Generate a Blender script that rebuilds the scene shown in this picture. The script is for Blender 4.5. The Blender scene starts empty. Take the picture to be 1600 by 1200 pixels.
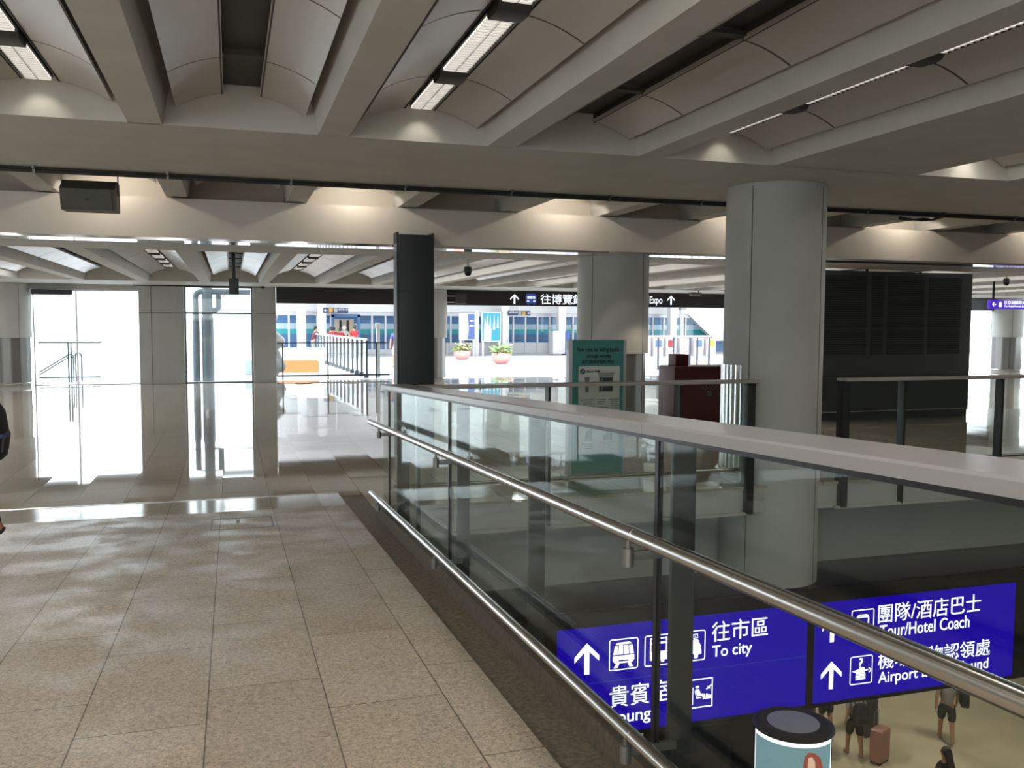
import bpy, bmesh, math, random
from mathutils import Vector, Matrix
random.seed(7)
C = bpy.context.scene.collection
SC = bpy.context.scene
PI = math.pi

# ------------------------------------------------------------------ camera
F_PX, PITCH, ROLL, YAW, EYE = 1390.0, .0687, .0046, .3059, 1.89
cd = bpy.data.cameras.new('camera'); cam = bpy.data.objects.new('camera', cd); C.objects.link(cam)
cd.sensor_width = 36; cd.lens = F_PX/1600*36; cd.clip_end = 500; cd.clip_start = .02
cp, sp, cy, sy = math.cos(PITCH), math.sin(PITCH), math.cos(YAW), math.sin(YAW)
Fw = Vector((sy*cp, cy*cp, -sp)); Rt = Vector((cy, -sy, 0)); Up = Rt.cross(Fw)
Rt, Up = Rt*math.cos(ROLL)+Up*math.sin(ROLL), Up*math.cos(ROLL)-Rt*math.sin(ROLL)
M = Matrix.Identity(4)
for r in range(3): M[r][0], M[r][1], M[r][2] = Rt[r], Up[r], -Fw[r]
M.translation = (0, 0, EYE)
cam.matrix_world = M
SC.camera = cam

# ------------------------------------------------------------------ world, sun, exposure
SC.view_settings.view_transform = 'Standard'; SC.view_settings.look = 'None'
SC.view_settings.exposure = 0.95; SC.view_settings.gamma = 1.0; SC.view_settings.use_curve_mapping = False
W = bpy.data.worlds.new('sky'); SC.world = W; W.use_nodes = True
bg = W.node_tree.nodes['Background']; bg.inputs[0].default_value = (.86, .94, 1.0, 1); bg.inputs[1].default_value = 2.6
def lamp(name, kind, loc, energy, color=(1, 1, 1), aim=None, **kw):
    d = bpy.data.lights.new(name, kind); d.energy = energy; d.color = color
    for k, v in kw.items(): setattr(d, k, v)
    o = bpy.data.objects.new(name, d); C.objects.link(o); o.location = loc
    if aim is not None: o.rotation_euler = (Vector(aim)-Vector(loc)).to_track_quat('-Z', 'Y').to_euler()
    return o
lamp('sun', 'SUN', (0, -20, 30), 4.2, (1, .96, .9), aim=(4, 4, 0), angle=.01)

# ------------------------------------------------------------------ materials
def mat(name, col, rough=.5, metal=0., spec=.5, emit=None, es=1., noise=0, nscale=8., bump=0., bscale=60., coat=0.):
    m = bpy.data.materials.new(name); m.use_nodes = True
    nt = m.node_tree; b = nt.nodes['Principled BSDF']
    b.inputs['Base Color'].default_value = (*col, 1); b.inputs['Roughness'].default_value = rough
    b.inputs['Metallic'].default_value = metal; b.inputs['Specular IOR Level'].default_value = spec
    b.inputs['Coat Weight'].default_value = coat
    if emit: b.inputs['Emission Color'].default_value = (*emit, 1); b.inputs['Emission Strength'].default_value = es
    if noise or bump: tc = nt.nodes.new('ShaderNodeTexCoord')
    if noise:
        n = nt.nodes.new('ShaderNodeTexNoise'); n.inputs['Scale'].default_value = nscale; n.inputs['Detail'].default_value = 5
        nt.links.new(tc.outputs['Object'], n.inputs['Vector'])
        r = nt.nodes.new('ShaderNodeMapRange'); r.inputs[1].default_value = .3; r.inputs[2].default_value = .7
        r.inputs[3].default_value = 1-noise; r.inputs[4].default_value = 1+noise
        nt.links.new(n.outputs[0], r.inputs[0])
        mx = nt.nodes.new('ShaderNodeVectorMath'); mx.operation = 'SCALE'; mx.inputs[0].default_value = col
        nt.links.new(r.outputs[0], mx.inputs['Scale']); nt.links.new(mx.outputs[0], b.inputs['Base Color'])
    if bump:
        n2 = nt.nodes.new('ShaderNodeTexNoise'); n2.inputs['Scale'].default_value = bscale; n2.inputs['Detail'].default_value = 3
        nt.links.new(tc.outputs['Object'], n2.inputs['Vector'])
        bp = nt.nodes.new('ShaderNodeBump'); bp.inputs['Strength'].default_value = bump; bp.inputs['Distance'].default_value = .01
        nt.links.new(n2.outputs[0], bp.inputs['Height']); nt.links.new(bp.outputs[0], b.inputs['Normal'])
    return m

def stone(name, c1, c2, mortar, rough, speck, bump, rough_var=0., grain=260., mid=28., spec=.5, tilt=0.):
    """granite tiles .49 m wide running along Y, joints staggered"""
    m = bpy.data.materials.new(name); m.use_nodes = True; nt = m.node_tree; b = nt.nodes['Principled BSDF']
    N, L = nt.nodes.new, nt.links.new
    tc = N('ShaderNodeTexCoord'); sx = N('ShaderNodeSeparateXYZ'); cx = N('ShaderNodeCombineXYZ'); L(tc.outputs['Object'], sx.inputs[0])
    ad = N('ShaderNodeMath'); ad.operation = 'ADD'; ad.inputs[1].default_value = .12+49*.49
    L(sx.outputs['X'], ad.inputs[0]); L(sx.outputs['Y'], cx.inputs['X']); L(ad.outputs[0], cx.inputs['Y'])
    br = N('ShaderNodeTexBrick'); L(cx.outputs[0], br.inputs['Vector'])
    br.offset = .37; br.inputs['Scale'].default_value = 1; br.inputs['Brick Width'].default_value = 1.02; br.inputs['Row Height'].default_value = .49
    br.inputs['Mortar Size'].default_value = .0032; br.inputs['Mortar Smooth'].default_value = .2
    br.inputs['Color1'].default_value = (*c1, 1); br.inputs['Color2'].default_value = (*c2, 1); br.inputs['Mortar'].default_value = (*mortar, 1)
    n = N('ShaderNodeTexNoise'); n.inputs['Scale'].default_value = grain; n.inputs['Detail'].default_value = 4; n.inputs['Roughness'].default_value = .7
    L(tc.outputs['Object'], n.inputs['Vector'])
    n3 = N('ShaderNodeTexNoise'); n3.inputs['Scale'].default_value = mid; n3.inputs['Detail'].default_value = 6; n3.inputs['Roughness'].default_value = .7; L(tc.outputs['Object'], n3.inputs['Vector'])
    av = N('ShaderNodeMath'); av.operation = 'MULTIPLY_ADD'; L(n.outputs[0], av.inputs[0]); av.inputs[1].default_value = .5
    hv = N('ShaderNodeMath'); hv.operation = 'MULTIPLY'; hv.inputs[1].default_value = .5; L(n3.outputs[0], hv.inputs[0]); L(hv.outputs[0], av.inputs[2])
    r = N('ShaderNodeMapRange'); r.inputs[1].default_value = .35; r.inputs[2].default_value = .65; r.inputs[3].default_value = 1-speck; r.inputs[4].default_value = 1+speck
    L(av.outputs[0], r.inputs[0])
    mx = N('ShaderNodeVectorMath'); mx.operation = 'SCALE'; L(br.outputs['Color'], mx.inputs[0]); L(r.outputs[0], mx.inputs['Scale']); L(mx.outputs[0], b.inputs['Base Color'])
    if bump:
        n4 = N('ShaderNodeTexNoise'); n4.inputs['Scale'].default_value = 75; n4.inputs['Detail'].default_value = 2; L(tc.outputs['Object'], n4.inputs['Vector'])
        r4 = N('ShaderNodeMapRange'); r4.inputs[1].default_value = .60; r4.inputs[2].default_value = .68; r4.inputs[3].default_value = 1; r4.inputs[4].default_value = .55; L(n4.outputs[0], r4.inputs[0])
        m2 = N('ShaderNodeVectorMath'); m2.operation = 'SCALE'; L(mx.outputs[0], m2.inputs[0]); L(r4.outputs[0], m2.inputs['Scale']); L(m2.outputs[0], b.inputs['Base Color'])
    b.inputs['Roughness'].default_value = rough; b.inputs['Specular IOR Level'].default_value = spec
    if rough_var:
        n2 = N('ShaderNodeTexNoise'); n2.inputs['Scale'].default_value = 3; n2.inputs['Detail'].default_value = 6; L(tc.outputs['Object'], n2.inputs['Vector'])
        r2 = N('ShaderNodeMapRange'); r2.inputs[1].default_value = .4; r2.inputs[2].default_value = .62; r2.inputs[3].default_value = rough; r2.inputs[4].default_value = rough+rough_var
        L(n2.outputs[0], r2.inputs[0]); L(r2.outputs[0], b.inputs['Roughness'])
    if bump:
        bp = N('ShaderNodeBump'); bp.inputs['Strength'].default_value = bump; bp.inputs['Distance'].default_value = .004
        L(av.outputs[0], bp.inputs['Height']); nrm = bp.outputs[0]
    else: nrm = N('ShaderNodeNewGeometry').outputs['Normal']
    if tilt:                                        # each slab lies at a very slightly different angle
        b2 = N('ShaderNodeTexBrick'); L(cx.outputs[0], b2.inputs['Vector'])
        for q in ('Scale', 'Brick Width', 'Row Height'): b2.inputs[q].default_value = br.inputs[q].default_value
        b2.offset = br.offset; b2.inputs['Mortar Size'].default_value = 0
        b2.inputs['Color1'].default_value = (0, 0, 0, 1); b2.inputs['Color2'].default_value = (1, 1, 1, 1); b2.inputs['Bias'].default_value = 0
        sv = N('ShaderNodeVectorMath'); sv.operation = 'MULTIPLY_ADD'; L(b2.outputs['Color'], sv.inputs[0])
        sv.inputs[1].default_value = (0, tilt, 0); sv.inputs[2].default_value = (0, -tilt/2, 0)
        an = N('ShaderNodeVectorMath'); an.operation = 'ADD'; L(sv.outputs[0], an.inputs[0]); L(nrm, an.inputs[1])
        nn = N('ShaderNodeVectorMath'); nn.operation = 'NORMALIZE'; L(an.outputs[0], nn.inputs[0]); nrm = nn.outputs[0]
    if bump or tilt: L(nrm, b.inputs['Normal'])
    return m

def glass(name, tint, refl=1.):
    m = bpy.data.materials.new(name); m.use_nodes = True; nt = m.node_tree; nt.nodes.clear()
    N, L = nt.nodes.new, nt.links.new
    out = N('ShaderNodeOutputMaterial'); mix = N('ShaderNodeMixShader'); tr = N('ShaderNodeBsdfTransparent'); gl = N('ShaderNodeBsdfGlossy')
    tr.inputs[0].default_value = (*tint, 1); gl.inputs['Roughness'].default_value = 0.; gl.inputs[0].default_value = (.97, 1, .99, 1)
    lw = N('ShaderNodeLayerWeight'); lw.inputs[0].default_value = .5
    p = N('ShaderNodeMath'); p.operation = 'POWER'; p.inputs[1].default_value = 5.; L(lw.outputs['Facing'], p.inputs[0])
    q = N('ShaderNodeMath'); q.operation = 'MULTIPLY_ADD'; q.inputs[1].default_value = .95*refl; q.inputs[2].default_value = .042*refl; L(p.outputs[0], q.inputs[0])
    L(q.outputs[0], mix.inputs[0]); L(tr.outputs[0], mix.inputs[1]); L(gl.outputs[0], mix.inputs[2]); L(mix.outputs[0], out.inputs[0])
    return m

m_conc = mat('painted_concrete', (.47, .475, .455), .6, noise=.04, nscale=2, bump=.05, bscale=90)
m_ceil = mat('ceiling_concrete', (.55, .54, .50), .65, noise=.05, nscale=2)
m_fascia = mat('fascia_paint', (.60, .55, .49), .55, noise=.03, nscale=3)
m_panel = mat('perforated_panel', (.52, .495, .465), .30, spec=.8, bump=.08, bscale=220)
m_dark = mat('dark_void', (.018, .018, .018), .7)
m_slotbar = mat('slot_bar', (.06, .056, .05), .6)
m_floor = stone('polished_granite', (.43, .375, .30), (.49, .43, .35), (.14, .12, .095), .04, .16, 0, spec=.75, tilt=.010)
m_land = stone('honed_granite', (.43, .37, .29), (.49, .43, .345), (.14, .12, .095), .10, .2, 0, spec=.25, tilt=.012)
m_ramp = stone('flamed_granite', (.44, .365, .28), (.51, .43, .335), (.12, .09, .065), .30, .62, .6, rough_var=.22, grain=150, mid=48, spec=.45, tilt=.012)
m_low = mat('lower_floor', (.50, .44, .33), .35, noise=.12, nscale=.8)
m_out = mat('platform_paving', (.47, .47, .49), .5)
m_border = mat('granite_border', (.20, .165, .12), .55, noise=.4, nscale=45)
m_cap = mat('rail_cap_paint', (.375, .37, .385), .24, spec=.8)
m_cap2 = mat('rail_cap_grey', (.34, .325, .30), .35)
m_post = mat('post_charcoal', (.030, .031, .030), .42, spec=.3)
m_steel = mat('brushed_steel', (.58, .56, .53), .22, 1.)
m_chrome = mat('polished_steel', (.72, .72, .72), .12, 1.)
m_clad = mat('steel_cladding', (.24, .235, .225), .42, .75)
m_black = mat('black_metal', (.012, .012, .013), .4)
m_char = mat('charcoal_metal', (.028, .032, .037), .45)
m_tot = mat('totem_charcoal', (.03, .03, .03), .75, spec=.2)
m_louvre_b = mat('board_louvre', (.042, .047, .045), .6)
m_disp = mat('display_housing', (.075, .083, .08), .5)
m_disp2 = mat('display_lower', (.06, .064, .07), .35)
m_glass = glass('balustrade_glass', (.93, .965, .95), .42)
m_win = glass('window_glass', (.97, .99, .99), .5)
m_edge = mat('glass_edge', (.45, .60, .55), .2)
m_blue = mat('sign_blue', (.0, .0, .01), .4, spec=.2, emit=(.005, .0, .175), es=1.0)
m_lit = mat('sign_letters', (.8, .8, .8), .5, emit=(.68, .68, .8), es=1.0)
m_shelf = mat('sign_housing', (.022, .020, .032), .18)
m_white = mat('white_paint', (.66, .66, .66), .4)
m_band = mat('band_sign_black', (.012, .011, .011), .4)
m_dimlit = mat('band_letters', (.7, .7, .75), .5, emit=(.42, .45, .53), es=1.)
m_navy = mat('navy_pictogram', (.02, .04, .2), .5, emit=(.02, .04, .2), es=.6)
m_purple = mat('purple_sign', (.02, .0, .1), .4, emit=(.03, .01, .25), es=1.)
m_teal = mat('teal_board', (.055, .235, .215), .35)
m_paper = mat('poster_paper', (.55, .56, .53), .4)
m_ink = mat('dark_ink', (.03, .045, .045), .6)
m_maroon = mat('maroon_metal', (.085, .016, .018), .45, spec=.3)
m_grey = mat('speaker_grey', (.085, .085, .075), .6)
m_lightg = mat('lamp_diffuser', (.8, .8, .8), .5, emit=(1., .93, .84), es=.62)
m_louv = mat('lamp_louvre', (.75, .75, .75), .25, .6)
m_lhouse = mat('lamp_housing', (.045, .045, .043), .5)
m_cable = mat('cable_black', (.02, .02, .018), .6)
m_gloss = mat('polished_soffit', (.8, .8, .82), .06, 1.)
m_blueglass = mat('train_blue', (.07, .15, .30), .3)
m_trainteal = mat('train_teal', (.03, .30, .32), .3)
m_trainwin = mat('train_window', (.42, .52, .58), .2)
m_alum = mat('door_aluminium', (.50, .50, .52), .35, .3)
m_orange = mat('orange_panel', (.36, .165, .055), .5)
m_yellow = mat('yellow_square', (.45, .24, .02), .5)
m_dirblue = mat('direction_blue', (.02, .035, .09), .5)
m_sculpt = mat('sculpture_stone', (.30, .30, .29), .6, noise=.5, nscale=4)
m_pink = mat('planter_pink', (.80, .22, .20), .5)
m_leaf = mat('leaf_green', (.09, .16, .045), .6, noise=.4, nscale=30)
m_flower = mat('blossom_pink', (.8, .35, .3), .6)
m_pipe = mat('pipe_grey', (.22, .27, .31), .5)
m_bpost = mat('barrier_post', (.06, .07, .085), .5)
m_teal2 = mat('handrail_teal', (.06, .11, .115), .4)
m_skin = mat('skin', (.40, .22, .14), .5)
m_hair = mat('dark_hair', (.012, .010, .009), .5)
m_red = mat('red_cloth', (.28, .014, .018), .8)
m_dkred = mat('maroon_cloth', (.12, .02, .03), .8)
m_cblue = mat('blue_cloth', (.06, .09, .26), .8)
m_cgrey = mat('grey_cloth', (.30, .29, .28), .8)
m_cdark = mat('charcoal_cloth', (.022, .022, .026), .8)
m_khaki = mat('khaki_cloth', (.52, .44, .32), .8)
m_case = mat('rose_case', (.40, .20, .17), .3)
m_caseb = mat('black_case', (.02, .022, .024), .35)
m_shoe = mat('shoe_grey', (.25, .24, .23), .6)
m_poster = mat('poster_teal', (.1, .15, .16), .5, emit=(.085, .145, .16), es=1.0)
m_postw = mat('poster_white', (.8, .8, .8), .5, emit=(.8, .82, .84), es=.8)
m_pred = mat('poster_hair', (.1, .03, .02), .5, emit=(.16, .036, .022), es=1.)
m_pskin = mat('poster_skin', (.3, .2, .15), .5, emit=(.37, .23, .17), es=1.)
m_pblue = mat('poster_jacket', (.02, .04, .2), .5, emit=(.014, .034, .2), es=1.)

# ------------------------------------------------------------------ mesh builder
class MB:
    def __init__(s): s.b = bmesh.new()
    def poly(s, pts):
        try: return s.b.faces.new([s.b.verts.new(p) for p in pts])
        except ValueError: return None
    def box(s, x0, y0, z0, x1, y1, z1, bev=0):
        vs = [s.b.verts.new((x, y, z)) for x in (x0, x1) for y in (y0, y1) for z in (z0, z1)]
        fs = [s.b.faces.new([vs[i] for i in q]) for q in ((0, 1, 3, 2), (4, 6, 7, 5), (0, 4, 5, 1), (2, 3, 7, 6), (0, 2, 6, 4), (1, 5, 7, 3))]
        if bev: bmesh.ops.bevel(s.b, geom=list({e for f in fs for e in f.edges}), offset=bev, segments=2, affect='EDGES', profile=.6)
        return s
    def prism(s, pts, plane, a, b):
        def P(u, v, w): return {'xz': (u, w, v), 'yz': (w, u, v), 'xy': (u, v, w)}[plane]
        A = [s.b.verts.new(P(u, v, a)) for u, v in pts]; B = [s.b.verts.new(P(u, v, b)) for u, v in pts]
        n = len(pts); s.b.faces.new(A); s.b.faces.new(B[::-1])
        for i in range(n): s.b.faces.new((A[i], B[i], B[(i+1) % n], A[(i+1) % n]))
        return s
    def sheet(s, pts, plane, a, b):
        def P(u, v, w): return {'xz': (u, w, v), 'yz': (w, u, v), 'xy': (u, v, w)}[plane]
        A = [s.b.verts.new(P(u, v, a)) for u, v in pts]; B = [s.b.verts.new(P(u, v, b)) for u, v in pts]
        for i in range(len(pts)-1): s.b.faces.new((A[i], B[i], B[i+1], A[i+1]))
        return s
    def tube(s, pts, r, n=14, r1=None, closed=False):
        pts = [Vector(p) for p in pts]; k = len(pts); rings = []
        ref = None
        for i, p in enumerate(pts):
            if closed: t = (pts[(i+1) % k]-pts[i-1]).normalized()
            else:
                t = Vector((0, 0, 0))
                if i: t += (p-pts[i-1]).normalized()
                if i < k-1: t += (pts[i+1]-p).normalized()
                t.normalize()
            if ref is None: ref = t.orthogonal().normalized()
            ref = (ref-t*ref.dot(t)).normalized(); w = t.cross(ref)
            rr = r if r1 is None else r+(r1-r)*i/(k-1)
            rings.append([s.b.verts.new(p+(ref*math.cos(2*PI*j/n)+w*math.sin(2*PI*j/n))*rr) for j in range(n)])
        for i in range(k if closed else k-1):
            A, B = rings[i], rings[(i+1) % k]
            for j in range(n): s.b.faces.new((A[j], A[(j+1) % n], B[(j+1) % n], B[j]))
        if not closed: s.b.faces.new(rings[0][::-1]); s.b.faces.new(rings[-1])
        return s
    def lathe(s, prof, c=(0, 0, 0), n=48, a0=0, a1=2*PI):
        full = abs(a1-a0-2*PI) < 1e-6; m = n if full else n+1; rings = []
        for r, z in prof:
            rings.append([s.b.verts.new((c[0]+r*math.cos(a0+(a1-a0)*j/n), c[1]+r*math.sin(a0+(a1-a0)*j/n), c[2]+z)) for j in range(m)])
        for A, B in zip(rings, rings[1:]):
            for j in range(n): s.b.faces.new((A[j], A[(j+1) % m], B[(j+1) % m], B[j]))
        if full:
            if prof[0][0] > 1e-5: s.b.faces.new(rings[0][::-1])
            if prof[-1][0] > 1e-5: s.b.faces.new(rings[-1])
        return s
    def ball(s, c, r, sc=(1, 1, 1), u=16, v=10):
        g = bmesh.ops.create_uvsphere(s.b, u_segments=u, v_segments=v, radius=r)
        for w in g['verts']: w.co = Vector((w.co.x*sc[0]+c[0], w.co.y*sc[1]+c[1], w.co.z*sc[2]+c[2]))
        return s
    def build(s, name, m, parent=None, flat=False):
        bmesh.ops.remove_doubles(s.b, verts=s.b.verts, dist=1e-6)
        bmesh.ops.recalc_face_normals(s.b, faces=s.b.faces)
        me = bpy.data.meshes.new(name); s.b.to_mesh(me); s.b.free()
        return link(name, me, m, parent, flat)
def top_of(o):
    while o.parent: o = o.parent
    return o
def link(name, me, m, parent=None, flat=False):
    if m is not None and not me.materials: me.materials.append(m)
    o = bpy.data.objects.new(name, me); C.objects.link(o)
    if not flat:
        me.shade_smooth(); me.set_sharp_from_angle(angle=math.radians(38))
    if parent: 
        o.parent = parent; q = parent; off = Vector((0, 0, 0))
        while q: off += q.location; q = q.parent
        o.location = -off
    else:
        xs = [v.co for v in me.vertices]
        if xs:
            c = Vector(((min(v.x for v in xs)+max(v.x for v in xs))/2, (min(v.y for v in xs)+max(v.y for v in xs))/2, min(v.z for v in xs)))
            if name.split('.')[0] in KEEP: c = Vector((0, 0, 0))
            me.transform(Matrix.Translation(-c)); o.location = c
    return o
KEEP = {'floor', 'floor_ramp', 'floor_landing', 'floor_lower', 'floor_platform'}
def struct(o): o['kind'] = 'structure'; return o
def tag(o, label, cat, group=None):
    o['label'] = label; o['category'] = cat
    if group: o['group'] = group
    return o
def thing(name, label, cat, loc, group=None):
    o = bpy.data.objects.new(name, None); C.objects.link(o); o.location = loc; o.empty_display_size = .1
    return tag(o, label, cat, group)
def dup(root, loc, label=None):
    r = root.copy(); C.objects.link(r); r.location = loc
    if label: r['label'] = label
    for ch in list(root.children):
        c = ch.copy(); C.objects.link(c); c.parent = r
        for g in ch.children:
            d = g.copy(); C.objects.link(d); d.parent = c
    return r

def text(s, x0, x1, z0, z1, y, m, parent, name='lettering', bold=0., flip=False, ext=.004):
    """lettering fitted to a rectangle on a plane facing -Y"""
    cu = bpy.data.curves.new('t', 'FONT'); cu.body = s; cu.size = 1; cu.offset = bold; cu.extrude = .01; cu.resolution_u = 4
    o = bpy.data.objects.new('t', cu); C.objects.link(o)
    dg = bpy.context.evaluated_depsgraph_get(); me = bpy.data.meshes.new_from_object(o.evaluated_get(dg))
    bpy.data.objects.remove(o); bpy.data.curves.remove(cu)
    vs = [v.co.copy() for v in me.vertices]
    ax, bx = min(v.x for v in vs), max(v.x for v in vs); az, bz = min(v.y for v in vs), max(v.y for v in vs)
    for v, q in zip(me.vertices, vs):
        v.co = (x0+(q.x-ax)/(bx-ax)*(x1-x0), y-(ext if q.z > 0 else 0), z0+(q.y-az)/(bz-az)*(z1-z0))
    me.materials.clear()
    return link(name, me, m, parent, True)

def arrow(x0, x1, z0, z1, y, m, parent, rot=0, name='arrow'):
    """arrow with chevron head; rot 0 = up, 1 = left, 2 = right"""
    pts = [(.5, 1), (1, .58), (1, .40), (.60, .72), (.60, 0), (.40, 0), (.40, .72), (0, .40), (0, .58)]
    if rot == 1: pts = [(1-v, u) for u, v in pts]
    if rot == 2: pts = [(v, u) for u, v in pts]
    P = [(x0+u*(x1-x0), z0+v*(z1-z0)) for u, v in pts]
    b = MB(); n = len(P)
    b.prism(P, 'xz', y-.004, y)
    return b.build(name, m, parent, True)
def ring_rect(b, x0, x1, z0, z1, w, y):
    b.box(x0, y-.004, z0, x0+w, y, z1).box(x1-w, y-.004, z0, x1, y, z1).box(x0+w, y-.004, z0, x1-w, y, z0+w).box(x0+w, y-.004, z1-w, x1-w, y, z1)
def rrect(x0, x1, z0, z1, r, n=5):
    out = []
    for cx, cz, a in ((x1-r, z1-r, 0), (x0+r, z1-r, PI/2), (x0+r, z0+r, PI), (x1-r, z0+r, 1.5*PI)):
        for i in range(n+1): out.append((cx+r*math.cos(a+PI/2*i/n), cz+r*math.sin(a+PI/2*i/n)))
    return out
def ring_rr(b, x0, x1, z0, z1, r, w, y):
    A = rrect(x0, x1, z0, z1, r); B = rrect(x0+w, x1-w, z0+w, z1-w, r-w); n = len(A)
    for i in range(n):
        j = (i+1) % n
        b.poly([(A[i][0], y-.003, A[i][1]), (A[j][0], y-.003, A[j][1]), (B[j][0], y-.003, B[j][1]), (B[i][0], y-.003, B[i][1])])
def shape(b, pts, x0, x1, z0, z1, y):
    b.prism([(x0+u*(x1-x0), z0+v*(z1-z0)) for u, v in pts], 'xz', y-.004, y)

# ================================================================== STRUCTURE
RS = .0437; RZ0 = EYE-1.459                      # ramp slope, height under the camera
def rz(y): return RZ0-RS*y
YT = RZ0/RS                                       # where the ramp meets the hall floor
XL, XR_, YB = -10.0, 34.0, -9.0
# floors
b = MB()
for x0, x1, y0, y1, z0 in ((XL-6, 1.36, YT, 29.3, -.32), (1.36, XR_, 8.95, 29.3, -.32), (1.36, XR_, 9.8, 29.3, -1.23), (XL-6, 1.36, YT+.6, 29.3, -1.23)):
    if z0 > -1: b.box(x0, y0, -.03, x1, y1, 0)
struct(b.build('floor', m_floor, flat=True))
b = MB(); b.box(1.36, 8.97, -.32, XR_, 29.3, -.03).box(1.36, 9.8, -1.23, XR_, 29.3, -.32).box(XL-6, YT, -.6, 1.36, 29.3, -.03); struct(b.build('slab', m_conc, flat=True))
b = MB(); yl = 9.02
b.prism([(YB, rz(YB)), (yl, rz(yl)), (yl, rz(yl)-.45), (YB, rz(YB)-.45)], 'yz', XL, 1.10)
struct(b.build('floor_ramp', m_ramp, flat=True))
b = MB(); b.prism([(yl, rz(yl)), (YT, rz(yl)-.036*(YT-yl)), (YT, -.4), (yl, rz(yl)-.4)], 'yz', XL, 1.10)
struct(b.build('floor_landing', m_land, flat=True))
b = MB()
b.prism([(YB, rz(YB)-.03), (YT, -.03), (YT, -.45), (YB, rz(YB)-.45)], 'yz', 1.10, 1.36)
struct(b.build('trim_1', m_border, flat=True))
b = MB(); b.prism([(YB, rz(YB)+.085), (8.45, rz(8.45)+.085), (8.45, rz(8.45)-.6), (YB, rz(YB)-.6)], 'yz', 1.30, 1.375)
struct(b.build('trim_6', mat('kerb_granite', (.105, .085, .06), .6, noise=.3, nscale=40), flat=True))
b = MB(); b.box(XL, YT-.05, -.02, 1.10, YT+.0, .0105).box(XL, YT+.02, -.01, 1.10, YT+.05, .0035)
struct(b.build('trim_2', m_steel, flat=True))
b = MB(); b.box(-2, YB, -8.3, 36, 46, -8); struct(b.build('floor_lower', m_low, flat=True)); b = MB(); b.box(-2.2, YB, -8, -2, 36, -.62).box(-2, 36, -8, 36, 36.2, -.35).box(36, YB, -8, 36.2, 36, 0); struct(b.build('wall_lower', m_conc, flat=True))  # unseen lower walls added to keep sky light out of the void
b = MB(); b.box(-30, 29.3, -.3, 60, 56, -.004); struct(b.build('floor_platform', m_out, flat=True))
# slab lip under the void railing
b = MB(); b.box(1.45, 8.90, -.325, 5.72, 8.95, -.295).box(6.9, 8.90, -.325, XR_, 8.95, -.295); struct(b.build('trim_3', m_conc, flat=True))

# ceilings: ribs and shallow vaults
P_ = 1.545; C0 = .12
HALF = [(-.7725, 0), (-.640, 0), (-.628, .04), (-.612, .12), (-.60, .22), (-.565, .31), (-.42, .40), (-.22, .46), (0, .475)]
PROF = HALF+[(-u, v) for u, v in HALF[::-1][1:]]
def ceiling(name, i0, i1, y0, y1, z0, solid=()):
    b = MB()
    pts = [(C0+i*P_+u, z0+(0 if i in solid else v)) for i in range(i0, i1+1) for u, v in PROF]
    b.sheet(pts, 'xz', y0, y1)
    return struct(b.build(name, m_ceil))
ZN, ZF = 3.53, 2.96
ceiling('ceiling', -8, 21, -6.0, 8.12, ZN, (-4, 4, 12))
ceiling('ceiling.001', -8, 21, 11.08, 13.05, ZN)
ceiling('ceiling.002', -8, 21, 14.48, 25.62, ZF)
b = MB(); b.box(XL-6, -6.0, 4.06, XR_+2, 29.9, 4.4); b.box(2.2, YB-.3, 4.06, XR_+2, -6.0, 4.4); struct(b.build('roof', m_ceil, flat=True))  # unseen rear cover over the void side added to cut sky light
def beam(name, y0, y1, z0, z1, m=m_conc): b = MB(); b.box(XL-6, y0, z0, XR_, y1, z1); return struct(b.build(name, m, flat=True))
beam('beam', 8.10, 11.10, ZN, 4.10, m_ceil)
beam('beam.001', 12.65, 13.10, ZF+.03, ZN-.02, m_fascia)
beam('beam.004', 13.0, 13.95, ZN-.3, 4.10, m_fascia)
beam('beam.002', 13.11, 14.50, ZF, 3.6, m_ceil)
beam('beam.003', 25.60, 29.0, ZF, 4.10, m_ceil)
b = MB(); b.box(XL-6, 12.66, ZF-.004, XR_, 13.10, ZF+.03); struct(b.build('trim_4', m_gloss, flat=True))

# perforated acoustic panels, one pair of rows per bay
def arcz(u): return .30-(1.01-math.sqrt(1.01**2-u*u))
def panel_bay(i, spans, z0):
    light = i % 2 != 0
    s0 = .125 if light else .148
    b = MB(); c = C0+i*P_
    us = [s0+(.53-s0)*k/7 for k in range(8)]
    for y0, y1 in spans:
        for sg in (-1, 1):
            pr = [(c+sg*u, z0+arcz(u)) for u in us]+[(c+sg*u, z0+arcz(u)+.03) for u in us[::-1]]
            b.prism(pr, 'xz', y0+.012, y1-.012)
    struct(b.build('ceiling_panel', m_panel))
    b = MB(); y0, y1 = spans[-1][0] if spans[-1][0] < spans[0][0] else spans[0][0], max(s[1] for s in spans)
    b.box(c-s0-.02, y0, z0+.37, c+s0+.02, y1, z0+.385)
    for sg in (-1, 1): b.box(c+sg*(s0+.012)-.006, y0, z0+.285, c+sg*(s0+.012)+.006, y1, z0+.37)
    if not light:
        for ya, yb in spans: b.box(c-s0-.01, ya-.05, z0+.305, c+s0+.01, ya+.04, z0+.33)
    struct(b.build('ceiling_slot', m_dark if light else m_slotbar, flat=True))
    b = MB()
    for ya, yb in spans:
        for sg in (-1, 1):
            pr = [(c+sg*u, z0+arcz(u)+.004) for u in us]+[(c+sg*u, z0+arcz(u)+.02) for u in us[::-1]]
            b.prism(pr, 'xz', ya-.012, ya+.012)
    struct(b.build('ceiling_joint', m_slotbar, flat=True))
near = [(7.0, 8.09), (5.45, 7.0), (3.90, 5.45), (2.35, 3.90), (.8, 2.35), (-.75, .8), (-2.3, -.75), (-3.85, -2.3)]
far = [(14.55+1.55*k, 16.1+1.55*k) for k in range(6)]+[(23.85, 24.9)]
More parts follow.
